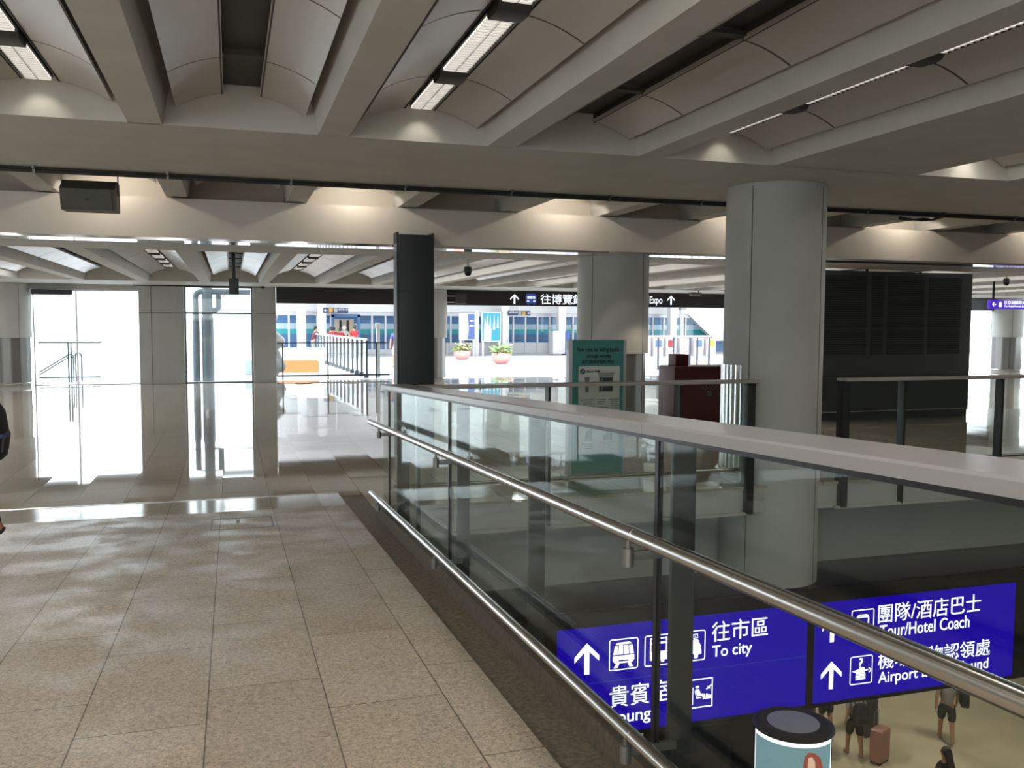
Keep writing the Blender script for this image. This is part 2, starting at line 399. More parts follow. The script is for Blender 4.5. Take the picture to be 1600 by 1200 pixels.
for i in range(-3, 10):
    if i != 4: panel_bay(i, near, ZN)
for i in range(-3, 11): panel_bay(i, [(11.12, 12.6)], ZN)
for i in range(-6, 17): panel_bay(i, far, ZF)

# round columns
def column(name, x, y, z0, z1, r=.588, clad=True, seam=-.5, cz=1.40, cr=None, clad_arc=None):
    b = MB(); lo = r-.06 if clad and not clad_arc else r
    b = MB(); b.lathe([(lo, z0), (lo, cz if lo < r else z0+.01), (r, cz if lo < r else z0+.012), (r, z1-.03), (r-.012, z1-.03), (r-.012, z1)], (x, y, 0), 64)
    o = struct(b.build(name, m_conc)); 
    b = MB()
    for a in (seam, seam+PI/2, seam+PI, seam-PI/2):
        c, s = math.cos(a), math.sin(a)
        b.tube([(x+(r-.002)*c, y+(r-.002)*s, z0+.01), (x+(r-.002)*c, y+(r-.002)*s, z1-.04)], .006, 6)
    b.build('seam', m_grey, o)
    if clad:
        a0, a1 = clad_arc or (0, 2*PI)
        cr = cr or r-.035
        b = MB(); n = 56
        # fluted steel sleeve
        pr = []
        for k in range(n+1):
            a = a0+(a1-a0)*k/n
            rr = (r+.012 if clad_arc else r-.055)+(.012 if k % 4 < 2 else 0)
            pr.append((x+rr*math.cos(a), y+rr*math.sin(a)))
        b.sheet(pr, 'xy', .10, cz)
        inner = [(x+(r-.001)*math.cos(a0+(a1-a0)*k/n), y+(r-.001)*math.sin(a0+(a1-a0)*k/n)) for k in range(n+1)]
        for k in range(n): b.poly([(pr[k][0], pr[k][1], cz), (pr[k+1][0], pr[k+1][1], cz), (inner[k+1][0], inner[k+1][1], cz), (inner[k][0], inner[k][1], cz)])
        b.build('steel_cladding', m_chrome if clad_arc else m_clad, o)
        b = MB(); pts = [(x+(r+(.05 if clad_arc else .0))*math.cos(a0+(a1-a0)*k/n), y+(r+.05)*math.sin(a0+(a1-a0)*k/n), .10) for k in range(n+1)]
        b.tube(pts[:-1] if not clad_arc else pts, .022, 8, closed=not clad_arc)
        b.build('bumper_ring', m_steel, o)
    return o
column('column', 6.32, 9.43, -1.225, ZN, seam=-2.62, clad_arc=(PI*.52, PI*1.12))
column('column.001', 6.05, 13.62, 0, ZF+.03, seam=-1.02)
column('column.002', 6.10, 28.3, 0, ZF, seam=-1.5)
column('column.003', 18.4, 28.3, 0, ZF)
column('column.004', 30.0, 28.4, 0, ZF)
column('column.005', -6.08, 28.75, 0, ZF, seam=-.9)
b = MB(); b.lathe([(.62, -8), (.62, -2.72), (.60, -2.70)], (6.32, 9.43, 0), 40); struct(b.build('column.006', m_char))

# end facade
def pier(name, x0, x1, seam):
    b = MB(); b.box(x0, 28.6, 0, x1, 29.3, ZF+.01, .01); o = struct(b.build(name, m_conc))
    b = MB(); b.box(x0-.004, 28.594, 2.13, x1+.004, 28.61, 2.145)
    if seam: b.box(seam-.006, 28.594, 0, seam+.006, 28.61, ZF)
    b.build('joint', m_grey, o)
pier('pillar', -2.60, -1.34, -2.25); pier('pillar.001', .66, 1.34, None)
def window(name, x0, x1, z0, z1, mull, trans, y=28.9, m=m_alum, fw=.05):
    b = MB()
    b.box(x0, y, z0, x0+fw, y+.1, z1).box(x1-fw, y, z0, x1, y+.1, z1).box(x0, y, z1-fw, x1, y+.1, z1).box(x0, y, z0, x1, y+.1, z0+fw*.6)
    for t in trans: b.box(x0+fw, y+.01, t-.03, x1-fw, y+.09, t+.03)
    for q in mull: b.box(q-.02, y+.01, z0, q+.02, y+.09, z1)
    o = struct(b.build(name, m, flat=True))
    b = MB(); b.box(x0+fw, y+.045, z0, x1-fw, y+.055, z1); b.build('pane', m_win, o, True)
    return o
window('window_1', -1.34, .66, 0, ZF, [], [2.14], m=mat('window_frame', (.22, .24, .26), .5))
window('window_2', -5.48, -2.60, 0, 2.80, [-4.33], [], fw=.03)
window('window_3', -15.9, -6.68, 0, 2.80, [-8.9, -11.2, -13.5], [], fw=.04)
b = MB(); b.box(-15.9, 28.7, 2.80, -2.6, 29.2, ZF+.02); struct(b.build('trim_5', m_conc, flat=True))
b = MB(); b.box(-5.45, 28.55, 2.64, -4.38, 28.7, 2.79)
for k in range(4): b.box(-5.43, 28.53, 2.66+k*.032, -4.40, 28.56, 2.675+k*.032)
struct(b.build('vent_panel', m_char, flat=True))
# unseen side and rear walls, closed and opened to shape the incoming light
b = MB(); b.box(XL-6.2, YB, -.5, XL-6, 29.3, .9).box(XL-6.2, YB, 2.9, XL-6, 29.3, 4.4)
b.box(XL-6.2, YB, .9, XL-6, 23.0, 2.9).box(XL-6.2, 28.8, .9, XL-6, 29.3, 2.9)
struct(b.build('wall_left', m_conc, flat=True))
b = MB(); b.box(XL-6, YB-.2, -8, 2.2, YB, 2.0).box(2.2, YB-.2, -8, 36, YB, 4.4).box(2.2, YB, rz(YB)+1.3, 2.4, -6, 4.2); struct(b.build('wall_back', m_conc, flat=True))
b = MB(); b.box(XR_, 8.95, -1.2, XR_+.2, 29.3, .9).box(XR_, 8.95, 2.7, XR_+.2, 29.3, 4.4); b.box(XR_, YB, -8, XR_+.2, 8.95, 4.4); struct(b.build('wall_right', m_conc, flat=True))

# ================================================================== RAMP RAILING
G = 1.33
rail = thing('glass_railing', 'glass balustrade with grey top cap and two steel handrails along the ramp', 'railing', (1.35, 3.2, rz(3.2)))
def sl(y, h): return rz(y)+h
def sloped(x0, x1, y0, y1, h0, h1, b, bev=0):
    b.prism([(y0, sl(y0, h0)), (y1, sl(y1, h0)), (y1, sl(y1, h1)), (y0, sl(y0, h1))], 'yz', x0, x1)
for y0, y1 in ((-6, 2.625), (2.628, 7.92)):
    b = MB(); b.prism([(1.275, 1.214), (1.272, 1.244), (1.278, 1.251), (1.50, 1.251), (1.508, 1.244), (1.505, 1.214)], 'xz', y0, y1)
    for v in b.b.verts: v.co.z += rz(v.co.y)
    b.build('top_cap', m_cap, rail)
b = MB(); sloped(1.30, 1.47, -6, 7.88, 1.196, 1.216, b); b.build('cap_channel', m_black, rail, True)
for y0, y1 in ((-6, -.40), (-.37, 2.60), (2.645, 5.55), (5.575, 7.86), (7.88, 8.16)):
    b = MB(); sloped(G, G+.013, y0, y1, .08, 1.20, b); b.build('glass_panel', m_glass, rail, True)
for y in (-.385, 2.62, 5.56, 7.87):
    b = MB(); b.box(G-.003, y-.012, sl(y, .09), G+.016, y+.012, sl(y, 1.2)); b.build('gasket', m_black, rail, True)
for y, w in ((7.85, .115), (5.63, .085), (4.15, .085), (2.65, .085), (1.15, .085), (-.35, .085)):
    b = MB(); b.box(1.40, y-.012, rz(y)-.75, 1.40+w, y+.012, sl(y, 1.205), .003); b.build('post', m_post, rail)
def rail_tube(name, h, y1, r, bys):
    b = MB(); b.tube([(1.22, -6, sl(-6, h)), (1.22, y1, sl(y1, h))], r, 20)
    for y in (-.2, 2.55, 5.35): b.tube([(1.22, y-.006, sl(y, h)+0), (1.22, y+.006, sl(y, h))], r+.0015, 20)
    o = b.build(name, m_steel, rail)
    for y in bys:
        b = MB(); b.tube([(1.22, y, sl(y, h)-r+.004), (1.22, y, sl(y, h)-r-.03)], .008, 10)
        b.tube([(1.22, y, sl(y, h)-r-.025), (1.22, y, sl(y, h)-r-.085)], .019, 14)
        b.box(1.22, y+.005, sl(y, h)-r-.07, 1.41, y+.02, sl(y, h)-r-.04, .002); b.build('bracket', m_clad, o)
rail_tube('handrail', .894, 8.27, .0245, (7.72, 5.45, 2.60, -.3))
rail_tube('lower_rail', .235, 8.20, .024, (7.80, 5.50, 2.60, -.3))

# ================================================================== VOID RAILING
def void_rail(label, x0, x1, posts, joints, name='glass_railing'):
    t = thing(name, label, 'railing', ((x0+x1)/2, 8.95, 0))
    b = MB(); b.box(x0, 8.80, 1.215, x1, 9.0, 1.25, .006); b.build('top_cap', m_cap2, t)
    xs = [x0+.03]+joints+[x1-.03]
    for a, c in zip(xs, xs[1:]):
        b = MB(); b.box(a+.012, 8.86, 0.0, c-.012, 8.872, 1.215); b.build('glass_panel', m_glass, t, True)
    for k, x in enumerate(posts):
        w = .10 if x in (5.66, 6.96) else .03
        b = MB(); b.box(x, 8.90, -.32, x+w, 9.02, 1.215, .003); b.build('post', m_post, t)
    b = MB(); b.tube([(x0+.05, 9.06, .19), (x1-.05, 9.06, .19)], .022, 14); o = b.build('bottom_rail', m_steel, t)
    for x in posts:
        b = MB(); b.box(x, 8.99, .18, x+.02, 9.06, .20); b.build('bracket', m_clad, o, True)
    return t
void_rail('glass balustrade at the far edge of the void, behind the ramp railing', 1.53, 5.74, [1.80, 3.22, 4.78, 5.66], [3.235, 4.795])
void_rail('glass balustrade from the large column to the right, before the dark louvred board', 6.93, 20, [6.96, 7.85, 9.37, 10.9, 12.4, 13.9, 15.4, 16.9, 18.4], [9.385, 12.415, 15.415, 18.415])

# ================================================================== OVERHEAD BLUE SIGN
Y8 = 8.8
sg = thing('overhead_sign', 'large dark sign box with two glowing blue panels below the void edge', 'sign', (6.45, 9.3, -2.72))
b = MB(); b.box(1.62, 8.82, -2.70, 14.0, 9.79, -1.23, .01); b.build('housing', m_shelf, sg)
b = MB(); b.box(1.62, 8.795, -2.70, 14.0, 8.82, -1.25); b.build('front_frame', m_black, sg, True)
for x0, x1 in ((3.30, 6.46), (6.57, 9.60)):
    b = MB(); b.box(x0, 8.787, -2.645, x1, 8.797, -1.42); o = b.build('lit_panel', m_blue, sg, True)
    if x0 < 4:
        b = MB(); b.box(x0, 8.7855, -2.049, x1, 8.7875, -2.044); b.build('seam', m_navy, o, True)
y = 8.786
arrow(3.50, 3.79, -1.94, -1.59, y, m_lit, sg)
arrow(6.67, 6.95, -1.91, -1.56, y, m_lit, sg)
arrow(6.67, 6.96, -2.49, -2.15, y, m_lit, sg)
text('往市區', 5.18, 5.92, -1.74, -1.505, y, m_lit, sg, bold=.0)
text('To city', 5.19, 5.71, -1.96, -1.785, y, m_lit, sg, bold=.006)
text('貴賓室', 3.92, 4.66, -2.355, -2.105, y, m_lit, sg, bold=.0)
text('Lounge', 3.92, 4.52, -2.58, -2.395, y, m_lit, sg, bold=.006)
text('團隊/酒店巴士', 7.47, 9.04, -1.75, -1.515, y, m_lit, sg, bold=.0)
text('Tour/Hotel Coach', 7.50, 8.87, -1.935, -1.775, y, m_lit, sg, bold=.004)
text('機場失物認領處', 7.49, 9.22, -2.33, -2.115, y, m_lit, sg, bold=.0)
text('Airport Lost & Found', 7.50, 9.20, -2.545, -2.365, y, m_lit, sg, bold=.004)
def icon(kind, x0, x1, z0, z1):
    b = MB(); w = .013
    if kind == 'lounge': ring_rect(b, x0, x1, z0, z1, w, y)
    else: ring_rr(b, x0, x1, z0, z1, .03, w, y)
    X = lambda u: x0+u*(x1-x0)
    Z = lambda v: z0+v*(z1-z0)
    def q(pts): b.prism([(X(u), Z(v)) for u, v in pts], 'xz', y-.004, y)
    def r(u0, u1, v0, v1): q([(u0, v0), (u1, v0), (u1, v1), (u0, v1)])
    def cir(u, v, rad): q([(u+rad*math.cos(2*PI*k/18), v+rad*math.sin(2*PI*k/18)) for k in range(18)])
    if kind == 'train':
        q([(.30, .88), (.70, .88), (.78, .82), (.22, .82)])
        q([(.20, .78), (.31, .78), (.29, .50), (.15, .50)]); q([(.34, .79), (.48, .79), (.48, .50), (.32, .50)])
        q([(.52, .79), (.66, .79), (.68, .50), (.52, .50)]); q([(.69, .78), (.80, .78), (.85, .50), (.71, .50)])
        q([(.14, .46), (.86, .46), (.87, .32), (.80, .23), (.70, .22), (.66, .32), (.34, .32), (.30, .22), (.20, .23), (.13, .32)])
        q([(.28, .27), (.38, .27), (.30, .08), (.17, .08)]); q([(.62, .27), (.72, .27), (.83, .08), (.70, .08)]); r(.38, .62, .22, .27)
    elif kind == 'bus':
        q([(.22, .90), (.78, .90), (.80, .86), (.22, .86)]); r(.22, .80, .70, .76); r(.76, .80, .40, .90); r(.20, .24, .40, .90); r(.44, .48, .55, .72)
        q([(.20, .46), (.80, .46), (.80, .18), (.72, .18), (.70, .10), (.60, .10), (.58, .18), (.42, .18), (.40, .10), (.30, .10), (.28, .18), (.20, .18)])
    elif kind == 'taxi':
        ring_rect(b, X(.28), X(.72), Z(.74), Z(.88), .006, y); r(.36, .64, .79, .83)
        q([(.28, .70), (.72, .70), (.84, .46), (.86, .22), (.74, .20), (.72, .08), (.60, .08), (.58, .24), (.42, .24), (.40, .08), (.28, .08), (.26, .20), (.14, .22), (.16, .46)])
    elif kind == 'coach':
        ring_rr(b, X(.22), X(.78), Z(.20), Z(.82), .05, .02, y); r(.25, .75, .20, .46); r(.30, .70, .70, .74)
        r(.27, .37, .10, .20); r(.63, .73, .10, .20)
    elif kind == 'lost':
        q([(.10, .47), (.62, .58), (.66, .58), (.64, .40), (.20, .44)]); r(.62, .80, .46, .50)
        for k in range(6): r(.26+.01*(k % 2), .70-.012*(k % 3), .16+k*.042, .185+k*.042)
        for k in range(7): cir(.84+.07*math.cos(PI*.5-k*.5), .46+.07*math.sin(PI*.5-k*.5), .018)
    elif kind == 'lounge':
        r(.50, .515, .12, .72)
        cir(.615, .72, .045); q([(.57, .64), (.66, .64), (.70, .48), (.80, .46), (.82, .28), (.76, .28), (.75, .40), (.62, .40)]); q([(.55, .60), (.565, .60), (.61, .36), (.72, .36), (.72, .33), (.60, .33)])
        r(.83, .89, .28, .42); r(.90, .97, .28, .40); r(.845, .875, .42, .46)
        q([(.83, .62), (.96, .76), (.98, .74), (.86, .60)]); q([(.84, .74), (.90, .70), (.93, .68), (.91, .66)]); q([(.94, .60), (.92, .68), (.90, .66)])
    b.build('pictogram', m_lit, sg, True)
icon('train', 3.905, 4.26, -1.935, -1.58); icon('bus', 4.335, 4.685, -1.935, -1.58); icon('taxi', 4.75, 5.10, -1.935, -1.58)
icon('coach', 7.08, 7.41, -1.90, -1.55); icon('lost', 7.08, 7.41, -2.48, -2.125); icon('lounge', 4.69, 5.205, -2.49, -2.15)
text('?', 7.21, 7.27, -2.285, -2.155, y, m_lit, sg, name='question_mark', bold=.01)
text('TAXI', 4.862, 4.99, -1.662, -1.630, y-.005, m_blue, sg, name='lettering')

# ================================================================== POSTER TOTEM BY THE LOWER COLUMN
tt = thing('poster_totem', 'dark curved totem with a lit poster of a red-haired woman in blue', 'advertising sign', (5.9, 8.2, -8))
tx, ty, tr = 5.88, 8.20, .41
b = MB(); b.lathe([(tr, -8), (tr, -2.53), (tr-.05, -2.50), (tr-.12, -2.515), (0.02, -2.515)], (tx, ty, 0), 48); b.build('drum', m_tot, tt); b = MB(); b.lathe([(.28, -2.515), (.28, -2.505), (.01, -2.50)], (tx, ty, 0), 32); b.build('lid', m_conc, tt)
b = MB(); b.lathe([(tr+.012, -2.57), (tr+.012, -2.55)], (tx, ty, 0), 48); b.lathe([(tr+.03, -2.555), (tr+.03, -2.53), (tr-.02, -2.54)], (tx, ty, 0), 48); b.build('rim', m_post, tt)
pa0, pa1 = math.radians(166), math.radians(303)
b = MB(); b.lathe([(tr+.016, -4.62), (tr+.016, -2.555)], (tx, ty, 0), 24, pa0, pa1); b.build('poster_border', m_postw, tt)
b = MB(); b.lathe([(tr+.019, -4.57), (tr+.019, -2.605)], (tx, ty, 0), 24, pa0+.07, pa1-.07); po = b.build('poster', m_poster, tt)
def wrap(pts, m, nm, dr):
    b = MB(); b.b.faces.new([b.b.verts.new((u, v, 0)) for u, v in pts])
    bmesh.ops.triangulate(b.b, faces=b.b.faces[:]); bmesh.ops.subdivide_edges(b.b, edges=b.b.edges[:], cuts=4, use_grid_fill=True)
    for q in b.b.verts:
        u, v = q.co.x, q.co.y
        q.co = (tx+(tr+dr)*math.cos(pa0+u*(pa1-pa0)), ty+(tr+dr)*math.sin(pa0+u*(pa1-pa0)), -4.56+v*2.0)
    return b.build(nm, m, po, True)
wrap([(.66, .955), (.72, .95), (.80, .92), (.84, .86), (.85, .76), (.80, .70), (.76, .74), (.72, .72), (.66, .74), (.62, .80), (.61, .88), (.62, .93)], m_pred, 'printed_hair', .0215)
wrap([(.66, .925), (.70, .93), (.735, .90), (.74, .86), (.71, .82), (.68, .82), (.655, .86)], m_pskin, 'printed_face', .0225)
wrap([(.56, .73), (.66, .79), (.73, .79), (.79, .72), (.80, .50), (.48, .50), (.52, .64)], m_pblue, 'printed_jacket', .0225)
wrap([(.50, .60), (.60, .62), (.60, .605), (.50, .585)], m_postw, 'printed_cuff', .0232)
b = MB(); b.box(4.93, 9.1, -8, 5.66, 10.0, -2.9, .02); struct(b.build('pillar.002', m_char))

# ================================================================== BLACK BAND SIGN ON THE END FACADE
bs = thing('band_sign', 'long black fascia sign with arrows, train symbol and Expo lettering over the platform opening', 'sign', (15, 28.5, 2.45))
b = MB(); b.box(1.36, 28.52, 2.46, 29.4, 28.75, 2.955); b.build('board', m_band, bs, True)
b = MB(); b.box(1.36, 28.50, 2.925, 29.4, 28.52, 2.935); b.build('trim_line', m_grey, bs, True)
y = 28.518
arrow(8.93, 9.23, 2.52, 2.85, y, m_dimlit, bs); arrow(14.76, 15.06, 2.55, 2.88, y, m_dimlit, bs)
text('往博覽館列車', 10.0, 12.35, 2.52, 2.87, y, m_dimlit, bs, bold=.012)
text('AsiaWorld-', 12.45, 13.90, 2.56, 2.84, y, m_dimlit, bs, bold=.016); text('Expo', 14.07, 14.57, 2.51, 2.84, y, m_dimlit, bs, bold=.016)
b = MB(); shape(b, rrect(0, 1, .12, 1, .2), 9.48, 9.86, 2.50, 2.87, y); shape(b, [(.1, .1), (.22, .1), (.32, 0), (.18, 0)], 9.48, 9.86, 2.50, 2.87, y); shape(b, [(.78, .1), (.9, .1), (.82, 0), (.68, 0)], 9.48, 9.86, 2.50, 2.87, y)
pg = b.build('pictogram', m_navy, bs, True)
for q in [(9.53+k*.1, 2.70, 9.61+k*.1, 2.78) for k in range(3)]+[(9.52, 2.60, 9.60, 2.64), (9.74, 2.60, 9.82, 2.64)]:
    b = MB(); b.box(q[0], y-.008, q[1], q[2], y-.004, q[3]); b.build('pictogram_window' if q[1] > 2.65 else 'pictogram_lamp', m_dimlit, pg, True)

# purple hanging sign on the right
hs = thing('hanging_sign', 'narrow purple sign with a left arrow hung from the ceiling at the right', 'sign', (20.2, 18, 2.30))
b = MB(); b.box(18.38, 17.95, 2.30, 22.2, 18.05, 2.53, .01); b.build('board', m_purple, hs)
for x in (18.52, 21.9):
    b = MB(); b.tube([(x, 18, 2.53), (x, 18, 3.0)], .03, 10); b.build('rod', m_black, hs)
y = 17.948
arrow(18.44, 18.56, 2.36, 2.47, y, m_lit, hs, 1); text('往亞洲國際博覽館', 18.82, 19.75, 2.42, 2.51, y, m_lit, hs); text('To AsiaWorld-Expo', 18.82, 19.6, 2.33, 2.40, y, m_lit, hs)
b = MB(); shape(b, [(.1, 0), (.9, 0), (.9, .6), (.5, 1), (.1, .6)], 18.64, 18.76, 2.35, 2.49, y); b.build('pictogram', m_lit, hs, True)

# ================================================================== TEAL NOTICE BOARD
kb = thing('notice_board', 'free-standing teal notice board about taking liquids through security', 'notice board', (4.28, 10.12, 0))
b = MB(); b.box(3.90, 10.06, .02, 4.66, 10.17, 1.69, .006); b.build('frame', m_alum, kb)
b = MB(); b.box(3.945, 10.05, .04, 4.615, 10.062, 1.685); b.build('board', m_teal, kb, True)
b = MB(); b.box(3.86, 10.0, 0, 4.70, 10.24, .03, .008); b.build('base', m_clad, kb)
b = MB(); b.prism(rrect(4.02, 4.565, .285, 1.365, .02), 'xz', 10.044, 10.051); pp = b.build('poster', m_paper, kb, True)
y = 10.049
text('New rules for taking liquids', 3.998, 4.552, 1.525, 1.60, y, m_ink, kb, bold=.02)
text('through security', 4.12, 4.45, 1.455, 1.515, y, m_ink, kb, bold=.02)
text('旅客攜帶液體新規定', 4.06, 4.49, 1.395, 1.440, y, m_ink, kb, bold=.02)
y = 10.043
text('Allowed', 4.125, 4.215, 1.288, 1.318, y, m_ink, pp, bold=.01); text('允許攜帶', 4.225, 4.30, 1.29, 1.315, y, m_ink, pp, bold=.01)
m_tick = mat('tick_green', (.03, .10, .07), .5)
b = MB(); b.prism([(4.072+.035*math.cos(2*PI*k/24), 1.303+.035*math.sin(2*PI*k/24)) for k in range(24)], 'xz', y-.003, y+.002); tk = b.build('tick_disc', m_tick, pp, True)
b = MB(); b.prism([(4.052, 1.300), (4.066, 1.285), (4.096, 1.325), (4.091, 1.328), (4.067, 1.298), (4.056, 1.306)], 'xz', y-.006, y-.002); b.build('tick', m_paper, tk, True)
m_p1 = mat('print_grey', (.14, .15, .14), .6); m_p2 = mat('print_pale', (.26, .30, .28), .6)
b = MB(); b.prism([(4.10, 1.23), (4.165, 1.23), (4.155, 1.16), (4.15, 1.045), (4.112, 1.045), (4.108, 1.16)], 'xz', y-.003, y+.002); b.build('printed_tube', m_p1, pp, True)
b = MB(); b.prism([(4.27, 1.285), (4.495, 1.285), (4.475, 1.235), (4.478, 1.05), (4.285, 1.05), (4.29, 1.235)], 'xz', y-.003, y+.002); bgp = b.build('printed_bag', m_p2, pp, True)
b = MB(); b.box(4.30, y-.006, 1.06, 4.325, y-.003, 1.23); b.box(4.335, y-.006, 1.16, 4.465, y-.003, 1.225); b.box(4.335, y-.006, 1.06, 4.465, y-.003, 1.12); b.build('printed_bottles', m_ink, bgp, True)
for cx, w, zz, nl in ((4.06, .16, .955, 3), (4.06, .18, .87, 3), (4.255, .13, .955, 3), (4.255, .16, .86, 2), (4.255, .14, .79, 3), (4.425, .14, .955, 6), (4.08, .15, .41, 3), (4.33, .16, .42, 4)):
    b = MB(); b.prism([(cx+.009*math.cos(2*PI*k/10), zz+.009*math.sin(2*PI*k/10)) for k in range(10)], 'xz', y-.002, y+.002)
    for k in range(nl):
        x = cx+.02; e = cx+w*(1-.12*((k*7) % 3))
        while x < e:
            d = .007+.016*random.random(); b.box(x, y-.002, zz-.006-k*.026, min(x+d, e), y+.002, zz+.006-k*.026); x += d+.006
    b.build('small_print', m_p1, pp, True)
b = MB(); b.prism([(4.10, .45), (4.21, .45), (4.205, .50), (4.20, .50), (4.215, .63), (4.19, .64), (4.18, .58), (4.13, .57)], 'xz', y-.003, y+.002); b.build('printed_lotion', m_p2, pp, True)
for x, h in ((4.355, .09), (4.395, .17), (4.44, .14)): b = MB(); b.prism([(x, .45), (x+.032, .45), (x+.032, .45+h*.65), (x+.02, .45+h), (x+.012, .45+h), (x, .45+h*.65)], 'xz', y-.003, y+.002); b.build('printed_bottle', m_p2, pp, True)

# ================================================================== MAROON MACHINE, LOUVRED BOARD, DARK POST
mm = thing('collection_box', 'dark maroon collection box standing on the hall floor left of the big column', 'box', (8.3, 14.85, 0))
b = MB(); b.box(7.70, 14.55, .04, 9.05, 15.2, 1.11, .04); b.build('body', m_maroon, mm)
b = MB(); b.box(7.80, 14.7, 1.11, 8.07, 15.0, 1.325, .012); b.build('top_slot_box', m_maroon, mm)
b = MB(); b.box(7.73, 14.57, 0, 9.02, 15.18, .04); b.build('plinth', m_black, mm, True)
b = MB()
for a in range(5):
    t = .6+a*.48
    b.prism([(8.42+.07*math.cos(t-.12), .62+.07*math.sin(t-.12)), (8.42+.19*math.cos(t-.07), .62+.19*math.sin(t-.07)), (8.42+.19*math.cos(t+.07), .62+.19*math.sin(t+.07)), (8.42+.07*math.cos(t+.12), .62+.07*math.sin(t+.12))], 'xz', 14.545, 14.552)
b.ball((8.42, 14.55, .60), .055, (1, .1, 1)); b.build('paw_mark', m_grey, mm)

db = thing('louvred_board', 'tall dark board with four louvred panels right of the big column', 'display board', (12.7, 15, 0))
X0, X1, YD = 10.75, 14.62, 14.75
b = MB(); b.box(X0, YD, .14, X1, YD+.45, 2.94, .01); b.build('housing', m_disp, db)
for a, c in ((11.05, 12.0), (12.13, 12.42), (12.52, 13.42), (13.52, 14.33)):
    b = MB(); z = 1.30
    while z < 2.84: b.prism([(YD-.022, z), (YD-.004, z+.026), (YD+.004, z+.026), (YD+.004, z)], 'yz', a, c); z += .046
    b.build('louvre_panel', m_louvre_b, db, True)
b = MB(); b.box(X0, YD-.03, .16, X1-.03, YD+.02, .86); b.build('lower_panel', m_disp2, db, True)
b = MB(); b.box(X0, YD-.038, .155, X1-.02, YD-.025, .175); b.build('steel_strip', m_steel, db, True)
b = MB(); b.box(X0+.02, YD-.01, 0, X1-.04, YD+.4, .15); b.build('plinth', m_disp2, db, True)
for x in (12.12, 13.42): b = MB(); b.tube([(x, 14.9, 2.9), (x, 14.9, 3.4)], .03, 8); b.build('hanger', m_black, db)

b = MB(); b.box(2.245, 12.34, 0, 2.715, 12.62, 3.11, .004).box(2.215, 12.36, 0, 2.245, 12.62, 3.14).box(2.715, 12.36, 0, 2.745, 12.62, 3.14).box(2.24, 12.335, 2.32, 2.72, 12.345, 2.33)
tag(b.build('steel_guide_post', m_char), 'tall charcoal steel post standing against the lit fascia beam', 'post')

# ================================================================== CEILING SERVICES
cdt = thing('conduit', 'dark conduit pipe clipped along the underside of the near ceiling beam', 'conduit', (4, 10.7, 3.49))
b = MB(); b.tube([(-9, 10.70, 3.485), (24, 10.70, 3.485)], .022, 12); b.tube([(-9, 10.66, 3.508), (24, 10.66, 3.508)], .012, 8); b.build('pipe', m_cable, cdt)
x = -5.96
while x < 20:
    b = MB(); b.box(x-.012, 10.62, 3.50, x+.012, 10.74, 3.528); b.box(x-.012, 10.67, 3.455, x+.012, 10.73, 3.515); b.build('clip', m_clad, cdt, True); x += 1.33
b = MB()
for k in range(5):
    o = .02*k
    b.tube([(9.55, 11.08, 3.50-.01*k), (9.66, 10.9+o*.5, 3.44), (9.80, 10.85, 3.425+.008*k), (9.92+o*.5, 10.82, 3.44), (9.95+o, 10.76, 3.47), (9.95+o, 10.74, 3.515)], .012, 8)
tag(b.build('cable_bundle', m_cable), 'bundle of black cables looping from the conduit under the beam', 'cable')

# loudspeakers
sp_ = thing('loudspeaker', 'grey slanted box loudspeaker hung under the beam at the upper left', 'loudspeaker', (-1.58, 11.95, 3.19))
b = MB(); b.prism([(11.72, 3.205), (11.66, 3.445), (11.86, 3.57), (12.15, 3.57), (12.15, 3.22)], 'yz', -1.89, -1.29); b.build('cabinet', m_grey, sp_)
b = MB(); b.prism([(11.715, 3.21), (11.655, 3.44), (11.645, 3.44), (11.705, 3.21)], 'yz', -1.86, -1.33); b.build('grille', mat('grille_grey', (.10, .10, .09), .7), sp_)
b = MB(); b.box(-1.62, 11.672, 3.305, -1.57, 11.69, 3.345); b.build('badge', m_black, sp_, True)
for x in (-1.9, -1.28):
    b = MB(); b.box(x-.006, 11.88, 3.40, x+.006, 11.91, 3.80); b.build('hanger', m_white if x < -1.5 else m_grey, sp_, True)
s2 = thing('loudspeaker', 'black loudspeaker hanging on a pole from the far ceiling vault', 'loudspeaker', (.065, 17, 2.35))
b = MB(); b.box(-.02, 16.9, 2.38, .15, 17.1, 2.665, .01); b.build('cabinet', m_char, s2)
b = MB(); b.tube([(.065, 17, 2.66), (.065, 17, 3.32)], .035, 10); b.build('pole', m_black, s2)
b = MB(); b.box(-.0, 16.89, 2.40, .13, 16.905, 2.64); b.build('grille', m_black, s2, True)
def cctv(label, x, y, ztop, drop=.12):
    t = thing('dome_camera', label, 'security camera', (x, y, ztop-drop-.2), 'ceiling dome cameras')
    b = MB(); b.tube([(x, y, ztop), (x, y, ztop-drop)], .018, 10); b.build('stem', m_white, t)
    b = MB(); b.lathe([(.01, 0), (.055, 0), (.07, -.03), (.07, -.09)], (x, y, ztop-drop), 20); b.build('housing', m_grey, t)
    b = MB(); b.lathe([(.064, -.09), (.06, -.12), (.04, -.15), (.001, -.162)], (x, y, ztop-drop), 20); b.build('dome', m_black, t)
cctv('dome camera on a stem below the far ceiling, right of the dark post', 3.87, 14.78, ZF)
cctv('dome camera below the ceiling above the purple sign at the right edge', 16.4, 15.6, ZF, .04)
t = thing('bullet_camera', 'small camera under the end beam above the Expo lettering', 'security camera', (14.3, 25.75, 2.8))
b = MB(); b.box(14.15, 25.65, 2.80, 14.5, 25.85, 2.90, .01); b.build('body', m_grey, t); b = MB(); b.tube([(14.45, 25.75, 2.89), (14.45, 25.75, 2.965)], .02, 8); b.build('stem', m_black, t)
